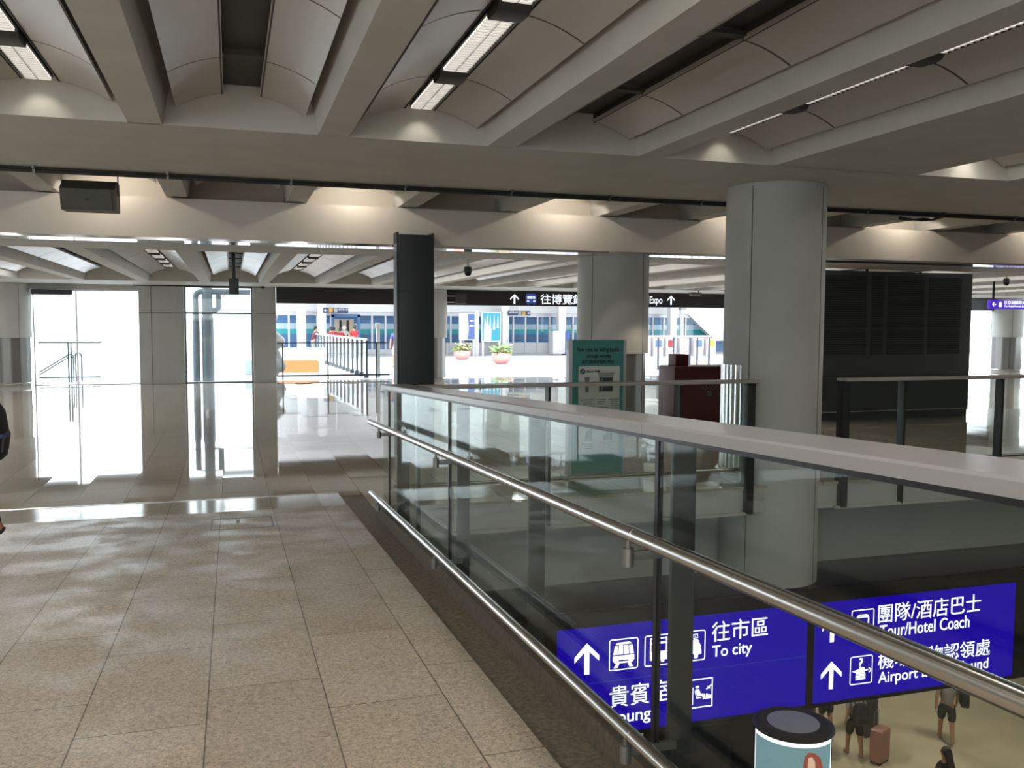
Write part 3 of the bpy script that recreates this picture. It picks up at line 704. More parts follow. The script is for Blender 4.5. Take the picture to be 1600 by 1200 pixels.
t = thing('wall_loudspeaker', 'small pale box speaker on the side of the far column beside the dark post', 'loudspeaker', (6.98, 27.9, 2.5))
b = MB(); b.box(6.9, 27.72, 2.5, 7.22, 27.95, 2.80, .01); b.build('cabinet', m_lhouse, t)
b = MB(); b.box(6.62, 27.9, 2.52, 6.92, 27.93, 2.55); b.box(6.62, 27.9, 2.72, 6.92, 27.93, 2.75); b.build('bracket', m_steel, t, True)

# fluorescent lights in the vault slots
def make_light(x, y0, y1, z, label):
    t = thing('ceiling_light', label, 'ceiling light', (x, (y0+y1)/2, z), 'louvred lights in the vault slots')
    w = .095
    b = MB(); b.box(x-w-.014, y0, z+.010, x-w, y1, z+.085).box(x+w, y0, z+.010, x+w+.014, y1, z+.085).box(x-w-.014, y0, z+.07, x+w+.014, y1, z+.085); b.build('housing', m_lhouse, t, True)
    b = MB(); b.box(x-w, y0, z+.004, x+w, y1, z+.03); b.build('diffuser', m_lightg, t, True)
    b = MB(); n = int((y1-y0)/.055)
    for k in range(n+1):
        yy = y0+(y1-y0)*k/n; b.box(x-w, yy-.003, z-.012, x+w, yy+.003, z+.004)
    b.box(x-.003, y0, z-.012, x+.003, y1, z+.004); b.build('louvre', m_louv, t, True)
    b = MB(); b.prism([(y0-.27, z+.08), (y0-.27, z+.0), (y0-.24, z-.035), (y0-.18, z-.045), (y0-.03, z-.035), (y0-.002, z-.005), (y0-.002, z+.08)], 'yz', x-w-.01, x+w+.01); b.build('end_cap', m_lhouse, t)
    return t
side = {-1: 'left of centre', 1: 'right of centre', 3: 'above the big column'}
ordn = ['nearest the beam', 'second from the beam', 'third from the beam']
for i in (-1, 1, 3):
    for k, (ya, yb) in enumerate(((7.05, 8.0), (5.50, 6.74), (3.95, 5.2))):
        make_light(C0+i*P_, ya, yb, ZN+.278, 'louvred strip light in the near ceiling slot %s, %s' % (side[i], ordn[k]))
ordf = ['nearest the end beam', 'second from the end beam', 'third from the end beam']
for i in (-1, 1):
    for k, ya in enumerate((22.35, 20.8, 19.25, 17.7)):
        make_light(C0+i*P_, ya, ya+1.2, ZF+.278, 'strip light in far vault %s of hanging speaker, %s' % ('left' if i < 0 else 'right', (ordf+['fourth from the end beam'])[k]))
# downlights above the fascia and by the near beam
for i in (-3, -1, 1, 3, 5, 7, 9):
    lamp('downlight', 'SPOT', (C0+i*P_, 12.22, 3.80), 12.5, (1, .90, .76), aim=(C0+i*P_, 12.72, 2.9), spot_size=2.45, spot_blend=.18, shadow_soft_size=.04)
    lamp('downlight', 'SPOT', (C0+i*P_, 7.86, 3.74), 1.1, (1, .90, .76), aim=(C0+i*P_, 8.10, 3.48), spot_size=1.5, spot_blend=.7, shadow_soft_size=.03)
lamp('downlight', 'SPOT', (6.6, 12.3, 2.2), 10, (1, .86, .66), aim=(6.3, 13.1, .6), spot_size=1.5, spot_blend=.5, shadow_soft_size=.05)
# strip lamps in the slots of the other bays (out of the picture or hidden behind the ribs)
def strip(x, y0, y1, z, L=3.6, col=(1, .93, .82)):
    lamp('strip_lamp', 'AREA', (x, (y0+y1)/2, z), L*PI*.19*(y1-y0), col, shape='RECTANGLE', size=.19, size_y=y1-y0)
for i in (-5, -3, -1, 1, 3, 5, 7, 9):
    q = 8.0 if i < 2 else 4.0
    strip(C0+i*P_, -2.5, 3.8, ZN+.295, q)
    if i not in (-1, 1, 3): strip(C0+i*P_, 4.0, 8.0, ZN+.295, q)
for i in range(-5, 17, 2):
    if i not in (-1, 1): strip(C0+i*P_, 15.0, 24.5, ZF+.295, 12.0 if i < 2 else 8.0, (1, .98, .95))
# unseen area lights without fixtures, added to brighten the lower hall
for x, yy in ((9, 16), (16, 14), (16, 22)):
    lamp('lower_hall_fill', 'AREA', (x, yy, -1.6 if yy > 9 else -1.2), 88, (1, .9, .70), shape='SQUARE', size=1.2)

b = MB(); b.tube([(-2.7, 28.2, 2.935), (.95, 28.2, 2.935)], .018, 8); b.box(.9, 28.15, 2.90, 1.0, 28.25, 2.96); tag(b.build('conduit', m_cable), 'thin black conduit under the end beam above the tall window', 'conduit')
# floor hatch
b = MB(); zz = rz(9.0)
for x0, x1, y0, y1 in ((-.20, .34, 8.05, 8.07), (-.20, .34, 8.6, 8.62), (-.20, -.185, 8.05, 8.62), (.325, .34, 8.05, 8.62)):
    b.prism([(y0, rz(y0)-.01), (y1, rz(y1)-.01), (y1, rz(y1)+.002), (y0, rz(y0)+.002)], 'yz', x0, x1)
b.tube([(.02, 8.4, rz(8.4)), (.05, 8.4, rz(8.4)+.003)], .012, 8)
tag(b.build('floor_hatch', m_clad, flat=True), 'thin metal frame of an access hatch set in the granite ramp', 'floor hatch')

# ================================================================== PLATFORM BEYOND THE FACADE
YP = 53.0
pd = thing('platform_screen_doors', 'long glazed wall of platform screen doors across the far platform', 'screen doors', (16, YP, 0))
b = MB(); b.box(2.2, YP, 2.27, 29.4, YP+.3, 2.50); b.box(2.2, YP, 0, 30.6, YP+.12, .27); b.box(10.4, YP+.02, .27, 30.6, YP+.12, .66); b.build('frame', m_alum, pd, True)
b = MB(); b.prism([(2.2, 2.50), (28.9, 2.50), (31.0, .75), (40, .75), (40, 6.0), (2.2, 6.0)], 'xz', YP-.15, YP+.3); b.build('fascia', m_white, pd, True)
b = MB(); x = 2.4; k = 0; xs = []
while x < 29.6: xs.append(x); x += .80
door = [x for x in xs if 5.6 < x < 7.0]
for x in xs:
    if not (5.9 < x < 7.1): b.box(x-.05, YP-.04, .0, x+.05, YP+.1, 2.30)
b.build('mullion', m_alum, pd, True)
b = MB(); b.box(2.2, YP+.04, .27, 5.72, YP+.05, 2.27); b.build('pane', m_win, pd, True)
b = MB(); b.box(7.2, YP+.04, .27, 29.4, YP+.05, 2.27); b.build('pane', m_win, pd, True)
b = MB(); b.box(5.62, YP-.05, 0, 5.78, YP+.2, 2.3); b.box(7.14, YP-.05, 0, 7.30, YP+.2, 2.3); b.box(5.62, YP-.05, 2.18, 7.3, YP+.2, 2.36); b.build('door_frame', m_blueglass, pd, True)
tr_ = thing('train', 'blue and teal train standing behind the glazed platform doors', 'train', (17, 55, -.4))
b = MB(); b.box(2.3, 54.0, .0, 40, 56.4, 1.16); b.build('lower_body', m_blueglass, tr_, True)
b = MB(); b.box(2.3, 53.98, 1.16, 40, 56.4, 1.47); b.build('stripe', m_trainteal, tr_, True)
b = MB(); b.box(2.3, 54.0, 1.47, 40, 56.4, 1.80); b.build('window_band', m_trainwin, tr_, True)
b = MB(); b.box(2.3, 54.0, 1.80, 40, 56.4, 3.2); b.build('roof', m_blueglass, tr_, True)
b = MB(); b.box(5.9, 53.94, .05, 7.05, 53.985, 2.05); td = b.build('doorway', m_khaki, tr_, True)
b = MB(); b.box(6.2, 53.90, .05, 6.32, 53.94, 2.0); b.box(6.62, 53.90, .05, 6.75, 53.94, 2.0); b.build('door_leaf', m_cdark, td, True)
for x in (3.82, 4.95, 9.9, 15.85, 19.55, 27.2):
    b = MB(); b.box(x-.24, 51.6, 0, x+.24, 52.1, 4.5, .03); struct(b.build('pillar', m_white))
b = MB(); b.box(2, 44, 5.2, 60, 53.6, 5.5); struct(b.build('roof', m_white, flat=True))
def dirsign(x0, x1, z0, z1, flip, label, s):
    t = thing('direction_sign', label, 'sign', ((x0+x1)/2, 51.5, z0), 'blue direction signs over the platform')
    b = MB(); b.box(x0, 51.45, z0, x1, 51.55, z1, .01); b.build('board', m_dirblue, t)
    b = MB(); b.tube([((x0+x1)/2, 51.5, z1), ((x0+x1)/2, 51.5, 5.25)], .03, 8); b.build('rod', m_white, t)
    y = 51.445; w = x1-x0; f = (lambda a, c: (x0+a*w, x0+c*w)) if not flip else (lambda a, c: (x1-c*w, x1-a*w))
    a, c = f(.02, .16); arrow(a, c, z0+.08, z1-.08, y, m_white, t, 2 if flip else 1)
    a, c = f(.22, .37); b = MB(); b.box(a, y-.004, z0+.03, c, y, z1-.03); b.build('yellow_square', m_yellow, t, True)
    a, c = f(.42, .56); b = MB(); b.box(a, y-.004, z0+.03, c, y, z1-.03); b.build('pictogram', m_p2, t, True)
    a, c = f(.59, .98); text(s, a, c, z0+.14, z1-.04, y, m_white, t, bold=.01)
dirsign(5.02, 6.42, 2.40, 2.70, False, 'blue direction sign with a left arrow and yellow square over the platform', '2號客運大樓')
dirsign(16.0, 17.4, 2.33, 2.62, True, 'blue direction sign with a right arrow and yellow square over the platform', '2號客運大樓')
def lightbox(x0, x1, z0, z1, y, label, cols):
    t = thing('poster_lightbox', label, 'advertising sign', ((x0+x1)/2, y, 0), 'poster light boxes on the platform')
    b = MB(); b.box(x0-.05, y, z0-.06, x1+.05, y+.14, z1+.05, .01); b.build('case', m_alum, t)
    b = MB(); b.box(x0-.02, y+.02, 0, x0+.1, y+.12, z0); b.build('leg', m_alum, t, True)
    b = MB(); b.box(x1-.1, y+.02, 0, x1+.02, y+.12, z0); b.build('leg', m_alum, t, True)
    b = MB(); b.box(x0, y-.008, z0, x1, y, z1); p = b.build('poster', cols[0], t, True)
    b = MB()
    for pts in cols[2]: shape(b, pts, x0, x1, z0, z1, y-.008)
    b.build('printed_shape', cols[1], p, True)
m_ad1 = mat('advert_blue', (.04, .07, .20), .4, emit=(.05, .09, .25), es=.6); m_ad2 = mat('advert_cyan', (.02, .16, .22), .4, emit=(.03, .18, .26), es=.6); m_ad3 = mat('advert_white', (.38, .40, .42), .4, emit=(.3, .31, .33), es=.8)
lightbox(12.35, 13.2, .95, 2.38, 48.9, 'white and blue poster light box on the platform, the left one of two', (m_ad1, m_ad3, [[(0, 0), (.5, 0), (.6, .4), (.5, 1), (0, 1)], [(.66, .7), (.95, .7), (.95, .75), (.66, .75)], [(.66, .5), (.95, .5), (.95, .55), (.66, .55)]]))
lightbox(13.66, 14.72, .86, 2.46, 48.9, 'cyan poster light box with white spires on the platform, the right one of two', (m_ad2, m_ad3, [[(.08, 0), (.48, 0), (.50, .45), (.34, .55), (.26, .92), (.20, .55), (.08, .45)], [(.38, .5), (.48, .5), (.45, .92)], [(.58, .4), (.72, .4), (.66, .95)], [(.8, .45), (.92, .45), (.87, .9)], [(.1, .45), (.2, .45), (.13, .9)]]))
for x, nm in ((13.36, 0), (14.98, 1)):
    b = MB(); b.box(x-.1, 48.95, 0, x+.1, 49.2, 2.55, .02)
    tag(b.build('platform_post', m_alum), 'slim grey post %s' % ('between the two poster light boxes' if nm == 0 else 'at the right edge of the cyan poster light box'), 'post')
def planter(x, y, s, label):
    t = thing('flower_planter', label, 'planter', (x, y, 0), 'round pink flower planters')
    b = MB(); b.lathe([(.22*s, 0), (.36*s, .08*s), (.44*s, .25*s), (.42*s, .42*s), (.36*s, .46*s), (.33*s, .42*s), (.02, .40*s)], (x, y, 0), 28); b.build('pot', m_pink, t)
    b = MB(); rnd = random.Random(x)
    for k in range(90):
        a = rnd.random()*2*PI; r = .5*s*rnd.random()**.5; h = .44*s+rnd.random()*.34*s*(1.3-r/s)
        p = Vector((x+r*math.cos(a), y+r*math.sin(a), h)); d = Vector((rnd.uniform(-1, 1), rnd.uniform(-1, 1), rnd.uniform(-.2, 1))).normalized()*.11*s; q = d.orthogonal()*.45
        b.poly([p-d, p+q, p+d, p-q])
        b.tube([(x+.3*r*math.cos(a), y+.3*r*math.sin(a), .40*s), tuple(p)], .006*s, 4)
    b.build('foliage', m_leaf, t, True)
    b = MB()
    for k in range(26):
        a = rnd.random()*2*PI; r = .5*s*rnd.random()**.5; b.ball((x+r*math.cos(a), y+r*math.sin(a), .5*s+rnd.random()*.3*s), .05*s, (1, 1, .7), 8, 5)
    b.build('blossoms', m_flower, t)
planter(11.95, 39.5, 1.08, 'pink flower planter in front of the cyan poster light box')
planter(11.35, 44.5, 1.0, 'pink flower planter partly hidden behind the nearer planter')
lc = thing('louvred_cabinet', 'pale louvred cabinet on the platform beside the teal notice board', 'cabinet', (18.35, 49, 0))
b = MB(); b.box(17.95, 48.9, .08, 18.7, 49.6, 1.42, .02); b.build('body', m_alum, lc)
b = MB()
for k in range(6): b.box(18.0+k*.115, 48.87, .15, 18.06+k*.115, 48.9, 1.32)
b.build('louvres', m_white, lc, True)
b = MB(); b.box(18.7, 48.9, .0, 19.0, 49.5, 1.4, .01); b.build('side_panel', m_cblue, lc)

# balustrades on the platform
br_ = thing('glass_barrier', 'glass barrier with thin dark rails beyond the far opening, beside the sculpture', 'railing', (3.2, 29.9, 0))
Yb = 29.9
b = MB(); b.box(1.42, Yb-.02, 1.185, 5.0, Yb+.02, 1.215); b.build('top_rail', m_post, br_, True)
b = MB(); b.box(1.42, Yb-.02, .10, 5.1, Yb+.02, .15); b.build('bottom_rail', m_post, br_, True)
for x in (1.60, 3.05, 4.66): b = MB(); b.box(x-.02, Yb-.02, 0, x+.02, Yb+.02, 1.19); b.build('post', m_post, br_, True)
b = MB(); b.box(1.45, Yb-.005, .16, 4.98, Yb+.005, 1.18); b.build('glass_panel', m_win, br_, True)
vb = thing('glass_barrier', 'long barrier of grey posts with a white cap running away beside the orange block', 'railing', (4.38, 38, 0))
n = 14
for k in range(n):
    yy = 30.3+k*1.02; b = MB(); b.box(4.36-.03*k, yy-.03, 0, 4.42-.03*k, yy+.03, 1.28); b.box(4.30-.03*k, yy-.06, 0, 4.44-.03*k, yy+.06, .14); b.build('post', m_bpost, vb, True)
b = MB(); b.tube([(4.39, 30.1, 1.30), (4.39-.03*n, 30.3+n*1.02, 1.30)], .035, 8); b.build('top_cap', m_white, vb)
b = MB(); b.prism([(4.40, 30.2), (4.41, 30.2), (4.41-.03*n, 30.3+n*1.02), (4.40-.03*n, 30.3+n*1.02)], 'xy', .1, 1.27); b.build('glass_panel', m_win, vb, True)
b = MB(); b.prism(rrect(1.5, 3.14, .0, .45, .08), 'xz', 34, 34.6); tag(b.build('orange_block', m_orange), 'long orange block behind the glass barrier', 'block')
b = MB(); b.box(4.76, 30.5, 0, 4.88, 30.6, 1.70, .01).box(4.74, 30.48, 1.70, 4.90, 30.62, 1.86, .02); tag(b.build('card_reader_post', m_white), 'white pole at the right end of the glass barrier', 'post')
b = MB(); b.box(1.44, 34.66, 0, 3.4, 34.76, .9); 
struct(b.build('wall_platform', m_white, flat=True))
# abstract sculpture, half hidden by the pier
scp = MB()
def blob(pts, rad): 
    for (p0, r0), (p1, r1) in zip(zip(pts, rad), zip(pts[1:], rad[1:])):
        p0, p1 = Vector(p0), Vector(p1)
        for k in range(6): q = p0.lerp(p1, k/5); scp.ball(q, r0+(r1-r0)*k/5, (1, .8, 1.), 12, 8)
blob([(1.18, 31, .15), (1.36, 31, .45), (1.55, 31, .40), (1.40, 31, .75), (1.28, 31, 1.05), (1.55, 31, 1.22), (1.35, 31, 1.42), (1.25, 31, 1.75), (1.42, 31, 2.05)], [.30, .32, .22, .20, .18, .20, .18, .12, .10])
tag(scp.build('sculpture', m_sculpt), 'swirling grey and white stone sculpture half hidden by the pale pier', 'sculpture')

# right hand platform rails and machines
rr = thing('barrier_rail', 'pale post-and-rail barrier on the platform beyond the maroon box', 'railing', (17.6, 33, 0))
for x in (16.05, 16.70, 17.40, 18.15, 18.5, 19.05): b = MB(); b.box(x-.03, 32.97, 0, x+.03, 33.03, 1.34); b.build('post', m_bpost, rr, True)
b = MB(); b.box(14.5, 32.95, 1.32, 19.1, 33.05, 1.40); b.build('top_rail', m_white, rr, True)
for k, (x, m) in enumerate(((22.5, m_alum), (23.3, m_ad1), (24.1, m_red), (25.0, m_alum), (25.9, m_ad1), (26.7, m_yellow))):
    t = thing('ticket_machine', 'pale ticket machine far on the platform, number %s from the left in its row' % ('first second third fourth fifth sixth'.split()[k]), 'machine', (x, 46.2, 0), 'ticket machines on the far platform')
    b = MB(); b.box(x-.3, 46, 0, x+.3, 46.5, 1.05, .02); b.build('case', m_alum, t); b = MB(); b.box(x-.2, 45.985, .55, x+.2, 46, .95); b.build('front_panel', m, t, True)
sl_ = thing('signal_pole', 'pale pole with a small lamp head over the far barrier', 'pole', (27.0, 50, 0))
b = MB(); b.tube([(27.0, 50.2, 0), (27.0, 50.2, 2.75)], .13, 12); b.build('pole', m_alum, sl_); b = MB(); b.box(26.85, 50.0, 2.75, 27.2, 50.3, 3.2); b.build('lamp_head', m_clad, sl_, True)

# outside the left windows
hr = thing('stair_barrier', 'teal steel barrier with stair handrails outside the left window', 'railing', (-4.5, 30.2, 0))
Yh = 30.2
b = MB(); b.box(-5.6, Yh-.025, 1.20, -3.85, Yh+.025, 1.24); b.build('top_rail', m_teal2, hr, True)
b = MB(); b.box(-5.6, Yh-.025, .13, -3.88, Yh+.025, .17); b.build('bottom_rail', m_teal2, hr, True)
for x in (-4.78, -4.70): b = MB(); b.box(x-.02, Yh-.03, 0, x+.02, Yh+.03, 1.2); b.build('post', m_teal2, hr, True)
for dz in (0, .08):
    b = MB(); b.tube([(-5.65, 30.5, .30-dz), (-4.82, 30.5, .84-dz), (-4.73, 30.5, .86-dz), (-4.69, 30.5, .80-dz), (-4.69, 30.5, 0)], .02, 8); b.build('stair_handrail', m_teal2, hr)
b = MB(); b.tube([(-4.62, 30.4, .84), (-4.56, 30.4, .90), (-4.48, 30.4, .88), (-4.44, 30.4, .80), (-4.44, 30.4, 0)], .025, 8); b.tube([(-4.62, 30.4, .84), (-4.6, 30.4, 0)], .02, 8); b.build('loop_handrail', m_teal2, hr)
dp = thing('drain_pipes', 'grey drain pipes outside the tall window between the pale piers', 'pipes', (-.75, 29.9, 0))
b = MB(); b.tube([(-1.05, 29.9, 0), (-1.05, 29.9, 2.68), (-1.0, 29.9, 2.78), (-.9, 29.9, 2.83), (.62, 29.9, 2.83)], .095, 12); b.tube([(-1.05, 29.9, 0), (-1.05, 29.9, 1.9)], .115, 12); b.build('narrow_pipe', m_pipe, dp)
b = MB(); b.tube([(-.70, 29.9, 0), (-.70, 29.9, 3.2)], .16, 16); b.tube([(-.70, 29.9, 0), (-.70, 29.9, 2.02)], .185, 16); b.build('wide_pipe', m_pipe, dp)
b = MB(); b.tube([(-.70, 29.9, 2.25), (-.45, 29.9, 2.25), (-.37, 29.9, 2.30), (-.35, 29.9, 2.4), (-.35, 29.9, 2.8)], .09, 12); b.build('branch_pipe', m_pipe, dp)
b = MB()
for x, w in ((-1.05, .14), (-.7, .22)): b.box(x-w, 29.88, 1.05, x+w, 29.92, 1.065)
b.build('strap', m_cable, dp, True)
b = MB(); b.prism([(-.60, -.004), (-.22, -.004), (.18, .8), (.18, 1.02), (-.2, 1.02), (-.28, .84)], 'xz', 40, 40.3); tag(b.build('parapet', mat('parapet_pale', (.42, .46, .55), .6), flat=True), 'pale slanted parapet far outside the tall window', 'parapet')
b = MB(); b.box(.45, 33, 0, .8, 33.4, 2.7, .02); tag(b.build('service_duct', mat('duct_pale', (.60, .70, .68), .5)), 'pale green service duct outside the right side of the tall window', 'duct')

# ================================================================== PEOPLE
def skin_mesh(name, verts, edges, radii, root=0, sub=2):
    me = bpy.data.meshes.new('s'); me.from_pydata(verts, edges, []); o = bpy.data.objects.new('s', me); C.objects.link(o)
    md = o.modifiers.new('Skin', 'SKIN'); md.use_smooth_shade = True
    for i, v in enumerate(me.skin_vertices[0].data): v.radius = radii[i] if isinstance(radii[i], tuple) else (radii[i], radii[i]); v.use_root = (i == root)
    sb = o.modifiers.new('Sub', 'SUBSURF'); sb.levels = sub; sb.render_levels = sub
    dg = bpy.context.evaluated_depsgraph_get(); out = bpy.data.meshes.new_from_object(o.evaluated_get(dg))
    bpy.data.objects.remove(o); bpy.data.meshes.remove(me); out.materials.clear(); return out
def person(label, x, y, z, face, h=1.70, legs=(.12, -.12), arms=((.10, .25), (-.05, .3)), shirt=m_red, pants=m_cdark, short=True, hair=m_hair, long_hair=False, sleeve=True, shoe=m_shoe, lean=0., cat='person'):
    """face = heading in radians (0 looks along +Y). legs: forward swing of each foot; arms: (swing, elbow bend)"""
    k = h/1.70
    t = thing('person', label, cat, (x, y, z)); t.rotation_euler = (0, 0, 0)
    R = Matrix.Rotation(face, 4, 'Z')
    def T(p): v = R @ Vector((p[0]*k, p[1]*k, p[2]*k)); return (x+v.x, y+v.y, z+v.z)
    V, E, Rd = [], [], []
    def add(p, r, par=None):
        V.append(T(p)); Rd.append(r*k if not isinstance(r, tuple) else (r[0]*k, r[1]*k)); i = len(V)-1
        if par is not None: E.append((par, i))
        return i
    ly = lean
    pel = add((0, 0, .92), .115); wst = add((0, ly*.3, 1.06), .105, pel); ch = add((0, ly*.7, 1.26), .125, wst); nb = add((0, ly, 1.41), .075, ch); nk = add((0, ly+.01, 1.49), .052, nb)
    jaw = add((0, ly+.03, 1.555), .062, nk); hd = add((0, ly+.015, 1.625), .082, jaw); cr = add((0, ly, 1.675), .055, hd)
    J = {}
    for s, (sw, eb), lf in ((-1, arms[0], legs[0]), (1, arms[1], legs[1])):
        sh = add((s*.175, ly*.95, 1.385), .055, ch)
        ex = (s*.235, ly+sw*.55, 1.115); el = add(ex, .041, sh)
        wx = (s*.245, ly+sw*.55+.24*math.sin(sw+eb), 1.115-.24*math.cos(sw+eb)); wr = add(wx, .028, el)
        d = Vector((0, math.sin(sw+eb*1.2), -math.cos(sw+eb*1.2))); pm = Vector(wx)+d*.07; pa = add(tuple(pm), (.022, .036), wr)
        hp = add((s*.09, 0, .86), .095, pel)
        kn = add((s*.10, lf*.6+.03, .48), .062, hp); an = add((s*.10, lf, .09+max(0, -lf)*.25), .040, kn); to = add((s*.11, lf+.15, .035+max(0, -lf)*.05), .036, an)
        hl = add((s*.10, lf-.05, .04+max(0, -lf)*.3), .036, an)
        J[s] = dict(sh=V[sh], el=V[el], wr=V[wr], hp=V[hp], kn=V[kn], an=V[an], to=V[to], hl=V[hl], pm=pm, d=d)
    body = skin_mesh('body', V, E, Rd)
    bm = bmesh.new(); bm.from_mesh(body)
    mb = MB(); mb.b.free(); mb.b = bm
    for s in (-1, 1):
        pm, d = J[s]['pm'], J[s]['d']; perp = Vector((0, d.z, -d.y))
        for q, ln in zip((-.027, -.009, .009, .026), (.062, .074, .070, .054)):
            a = pm+d*.02+perp*q; m1 = a+d*ln*.5; m2 = m1+(d*.8+Vector((-s*.6, 0, 0))).normalized()*ln*.5
            mb.tube([T(a), T(m1), T(m2)], .0088*k, 7, r1=.0065*k)
        a = pm-d*.02+perp*-.03; mb.tube([T(a), T(a+perp*-.022+d*.02), T(a+perp*-.03+d*.05)], .0098*k, 7, r1=.007*k)
        mb.ball(T((s*.078, ly+.0, 1.60)), .022*k, (.5, 1, 1.3), 8, 6)
    mb.tube([T((0, ly+.085, 1.63)), T((0, ly+.108, 1.585)), T((0, ly+.088, 1.578))], .012*k, 7)
    o = mb.build('body', m_skin, t)
    mb = MB()
    for s in (-1, 1): mb.ball(T((s*.03, ly+.085, 1.622)), .011*k, (1, 1, .7), 8, 6)
    mb.tube([T((-.022, ly+.088, 1.545)), T((0, ly+.092, 1.543)), T((.022, ly+.088, 1.545))], .004*k, 6); mb.build('eyes', m_hair, t)
    # shirt
    V, E, Rd = [], [], []
    def addw(p, r, par=None):
        V.append(p); Rd.append(r*k); i = len(V)-1
        if par is not None: E.append((par, i))
        return i
    a = addw(T((0, 0, .89)), .148); b_ = addw(T((0, ly*.3, 1.06)), .122, a); c = addw(T((0, ly*.7, 1.27)), .140, b_); d_ = addw(T((0, ly, 1.41)), .085, c)
    for s in (-1, 1):
        e = addw(J[s]['sh'], .070, c); f = addw(tuple(Vector(J[s]['sh']).lerp(Vector(J[s]['el']), .72)), .058, e)
        if not sleeve: g = addw(J[s]['el'], .052, f); addw(J[s]['wr'], .042, g)
    link('shirt', skin_mesh('shirt', V, E, Rd), shirt, t)
    V, E, Rd = [], [], []
    a = addw(T((0, 0, .99)), .135); b_ = addw(T((0, 0, .88)), .150, a)
    for s in (-1, 1):
        e = addw(J[s]['hp'], .128, b_); g = addw(tuple(Vector(J[s]['hp']).lerp(Vector(J[s]['kn']), .9)), .088, e)
        if not short: g2 = addw(J[s]['kn'], .078, g); addw(tuple(Vector(J[s]['an'])), .060, g2)
    link('shorts' if short else 'trousers', skin_mesh('p', V, E, Rd), pants, t)
    for s in (-1, 1):
        V, E, Rd = [], [], []
        a = addw(J[s]['an'], .042); b_ = addw(J[s]['hl'], .040, a); c = addw(J[s]['to'], .043, a)
        link('shoe', skin_mesh('shoe', V, E, Rd), shoe, t)
    mb = MB(); mb.ball(T((0, ly-.018, 1.635)), .100*k, (1, 1, 1), 18, 12); mb.ball(T((0, ly-.05, 1.59)), .075*k, (1, 1, 1.1), 14, 10)
    if long_hair: mb.tube([T((0, ly-.05, 1.62)), T((0, ly-.10, 1.48)), T((0, ly-.13, 1.25))], .085*k, 12, r1=.05*k)
    mb.build('hair', hair, t)
    return t, T
def backpack(label, T, m, ly=0., sc=1., dz=0., stripe=None):
    """worn on the back of the figure whose local frame is T"""
    def P(p): return T((p[0], p[1]+ly-.02, p[2]+(dz if p[1] < -.15 else 0)))
    t = thing('backpack', label, 'backpack', P((0, -.26, .95)))
    sec = [(.93, .10, .07), (.96, .145, .095), (1.15, .155, .11), (1.32, .14, .09), (1.40, .09, .05)]
    b = MB(); rings = []
    for z, w, d in sec:
        rings.append([b.b.verts.new(P((w*sc*math.copysign(abs(math.cos(a))**.6, math.cos(a)), -.25+d*sc*math.copysign(abs(math.sin(a))**.6, math.sin(a)), z))) for a in [2*PI*j/20 for j in range(20)]])
    for A, B in zip(rings, rings[1:]):
        for j in range(20): b.b.faces.new((A[j], A[(j+1) % 20], B[(j+1) % 20], B[j]))
    b.b.faces.new(rings[0]); b.b.faces.new(rings[-1]); b.build('bag', m, t)
    if stripe:
        b = MB(); b.tube([P((-.16*sc, -.27, 1.12)), P((-.12*sc, -.35, 1.13)), P((0, -.365, 1.135)), P((.12*sc, -.35, 1.13)), P((.16*sc, -.27, 1.12))], .018, 8); b.build('stripe', stripe, t)
    b = MB(); b.tube([P((.10, -.345, 1.0)), P((.10, -.36, 1.12)), P((-.10, -.36, 1.12)), P((-.10, -.345, 1.0))], .012, 8); b.build('pocket_zip', m_grey, t)
    for s in (-1, 1):
        b = MB(); b.tube([P((s*.10, -.19, 1.36)), P((s*.12, -.08, 1.465)), P((s*.125, .06, 1.44)), P((s*.13, .165, 1.30)), P((s*.14, .13, 1.12)), P((s*.145, -.02, 1.02)), P((s*.13, -.17, 1.0))], .016, 8); b.build('strap', m, t)
    return t
def suitcase(label, x, y, z, rot, m, h=.66):
    t = thing('suitcase', label, 'suitcase', (x, y, z)); R = Matrix.Rotation(rot, 4, 'Z')
    def X(p): v = R @ Vector(p); return (x+v.x, y+v.y, z+v.z)
    b = MB(); b.box(-.23, -.14, .06, .23, .14, h, .05)
    for i in range(5): b.box(-.17+i*.08, -.146, .12, -.15+i*.08, .146, h-.08)
    for v in b.b.verts: v.co = X(v.co)
    b.build('shell', m, t)
    for sx in (-1, 1):
        for s_ in (-1, 1):
            b = MB(); b.tube([X((sx*.18-.012, s_*.09, .032)), X((sx*.18+.012, s_*.09, .032))], .032, 12); b.build('wheel', m_black, t)
    b = MB(); b.tube([X((-.10, .10, h-.02)), X((-.10, .10, h+.35)), X((.10, .10, h+.35)), X((.10, .10, h-.02))], .010, 8); b.build('pull_handle', m_clad, t)
    return t
# lower hall
t, T = person('woman in grey top and dark shorts wearing a black backpack in the lower hall', 13.45, 16.45, -8, -.25, 1.66, (.16, -.16), ((-.2, .5), (.1, .25)), m_cgrey, m_cdark)
backpack('black backpack on the woman beside the rose suitcase', T, m_cdark, 0, 1.15)
suitcase('rose pink hard suitcase standing beside the woman with the backpack', 13.85, 16.1, -8, .4, m_case, .80)
t, T = person('person in a pink top partly hidden behind the woman with the backpack', 13.55, 17.6, -8, .3, 1.66, (.1, -.1), shirt=mat('pink_cloth', (.45, .12, .2), .8), pants=m_cdark)
suitcase('large black suitcase behind the rose suitcase in the lower hall', 14.5, 17.3, -8, .3, m_caseb, .95)
t, T = person('man in grey tee and dark knee shorts walking on the lower hall floor', 16.0, 16.4, -8, -.6, 1.74, (.20, -.22), ((-.15, .2), (.2, .3)), m_cgrey, m_cdark, hair=m_hair)
b = MB()
sb = thing('shoulder_bag', 'dark shoulder bag on the man in knee shorts', 'bag', T((.24, -.16, .98)))
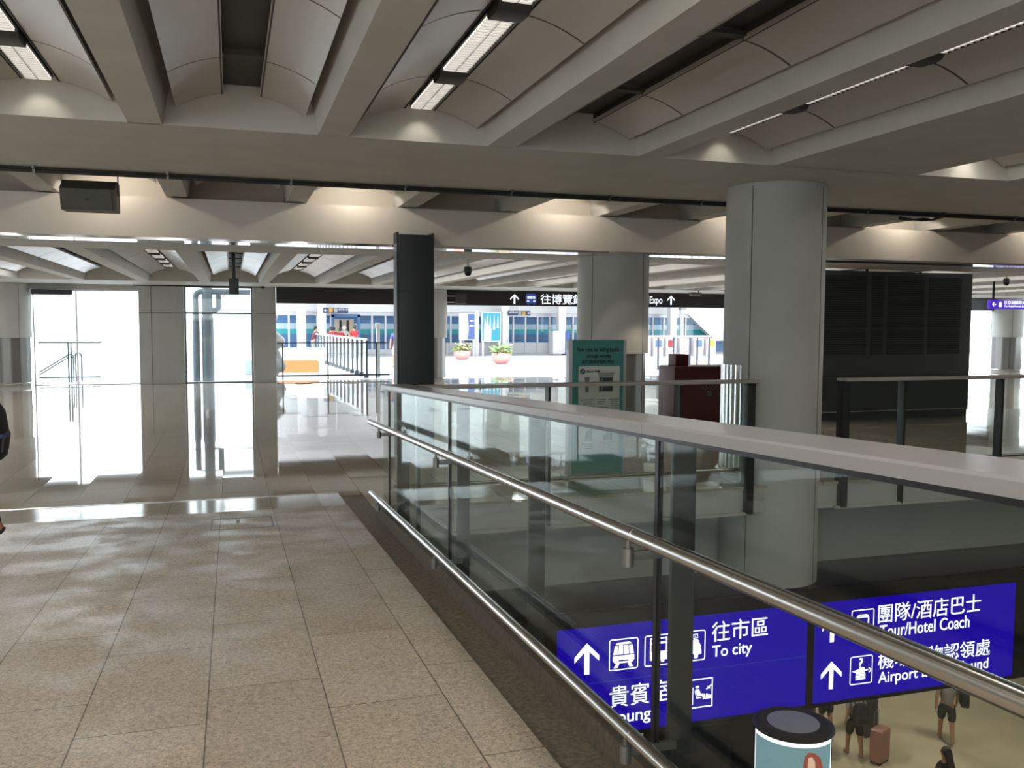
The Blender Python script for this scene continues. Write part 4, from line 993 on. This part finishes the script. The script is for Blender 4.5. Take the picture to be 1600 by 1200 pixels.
b.box(-.09, -.17, 0, .09, .17, .34, .05)
for v in b.b.verts: v.co = Vector(T((.33+v.co.x, -.12+v.co.y, .98+v.co.z)))
b.build('bag', m_cdark, sb)
b = MB(); b.tube([T((.33, -.05, 1.30)), T((.15, -.06, 1.47)), T((.05, -.15, 1.40)), T((.30, -.26, 1.26))], .012, 8); b.build('strap', m_cdark, sb)
person('person with long dark hair near the bottom edge of the lower hall', 13.13, 13.45, -8, .2, 1.68, (.1, -.1), shirt=m_cdark, pants=m_cdark, short=False, long_hair=True)
# platform people
t, T = person('man with a red and blue backpack and khaki shorts walking away past the dark post', 6.52, 36.5, 0, .05, 1.70, (.14, -.14), ((.1, .2), (-.1, .2)), m_cblue, m_khaki)
backpack('red and dark backpack on the man in khaki shorts', T, m_dkred, 0, 1.05)
person('bending person in a maroon top at the left end of the platform group', 4.15, 48.2, 0, -1.2, 1.66, (.05, -.05), ((.3, .6), (.3, .6)), m_dkred, m_cgrey, short=False, lean=.16)
reds = [(4.95, 47.0, .5, 1.62, 'person in a red shirt at the left end of the red group', m_red),
        (5.22, 48.1, .2, 1.60, 'person in a red shirt second from left in the red group', m_red),
        (5.48, 47.4, -.3, 1.58, 'person in a red shirt third from the left in the red group', m_red),
        (5.80, 48.2, -.4, 1.66, 'person in a grey shirt and white cap among the red group', m_cgrey),
        (6.14, 46.8, .4, 1.72, 'tall person in a red shirt, elbow out, right end of the red group', m_red)]
for x, yy, f, h, lb, sh in reds:
    person(lb, x, yy, 0, f, h, (.04, -.04), ((.2, .5), (.2, 1.0)), sh, m_cdark, short=False, hair=m_white if 'cap' in lb else m_hair)
# figure leaving the frame at the left edge
t, T = person('person in dark clothes cut off by the left picture edge on the ramp', -2.065, 7.80, rz(7.80), PI*.5, 1.66, (.24, -.27), ((.1, .3), (-.1, .3)), m_cdark, m_cdark, short=False, shoe=mat('shoe_dark', (.03, .012, .012), .6))
backpack('dark backpack with a blue stripe at the left picture edge', T, m_cdark, -.0, 1.1, -.20, m_cblue)
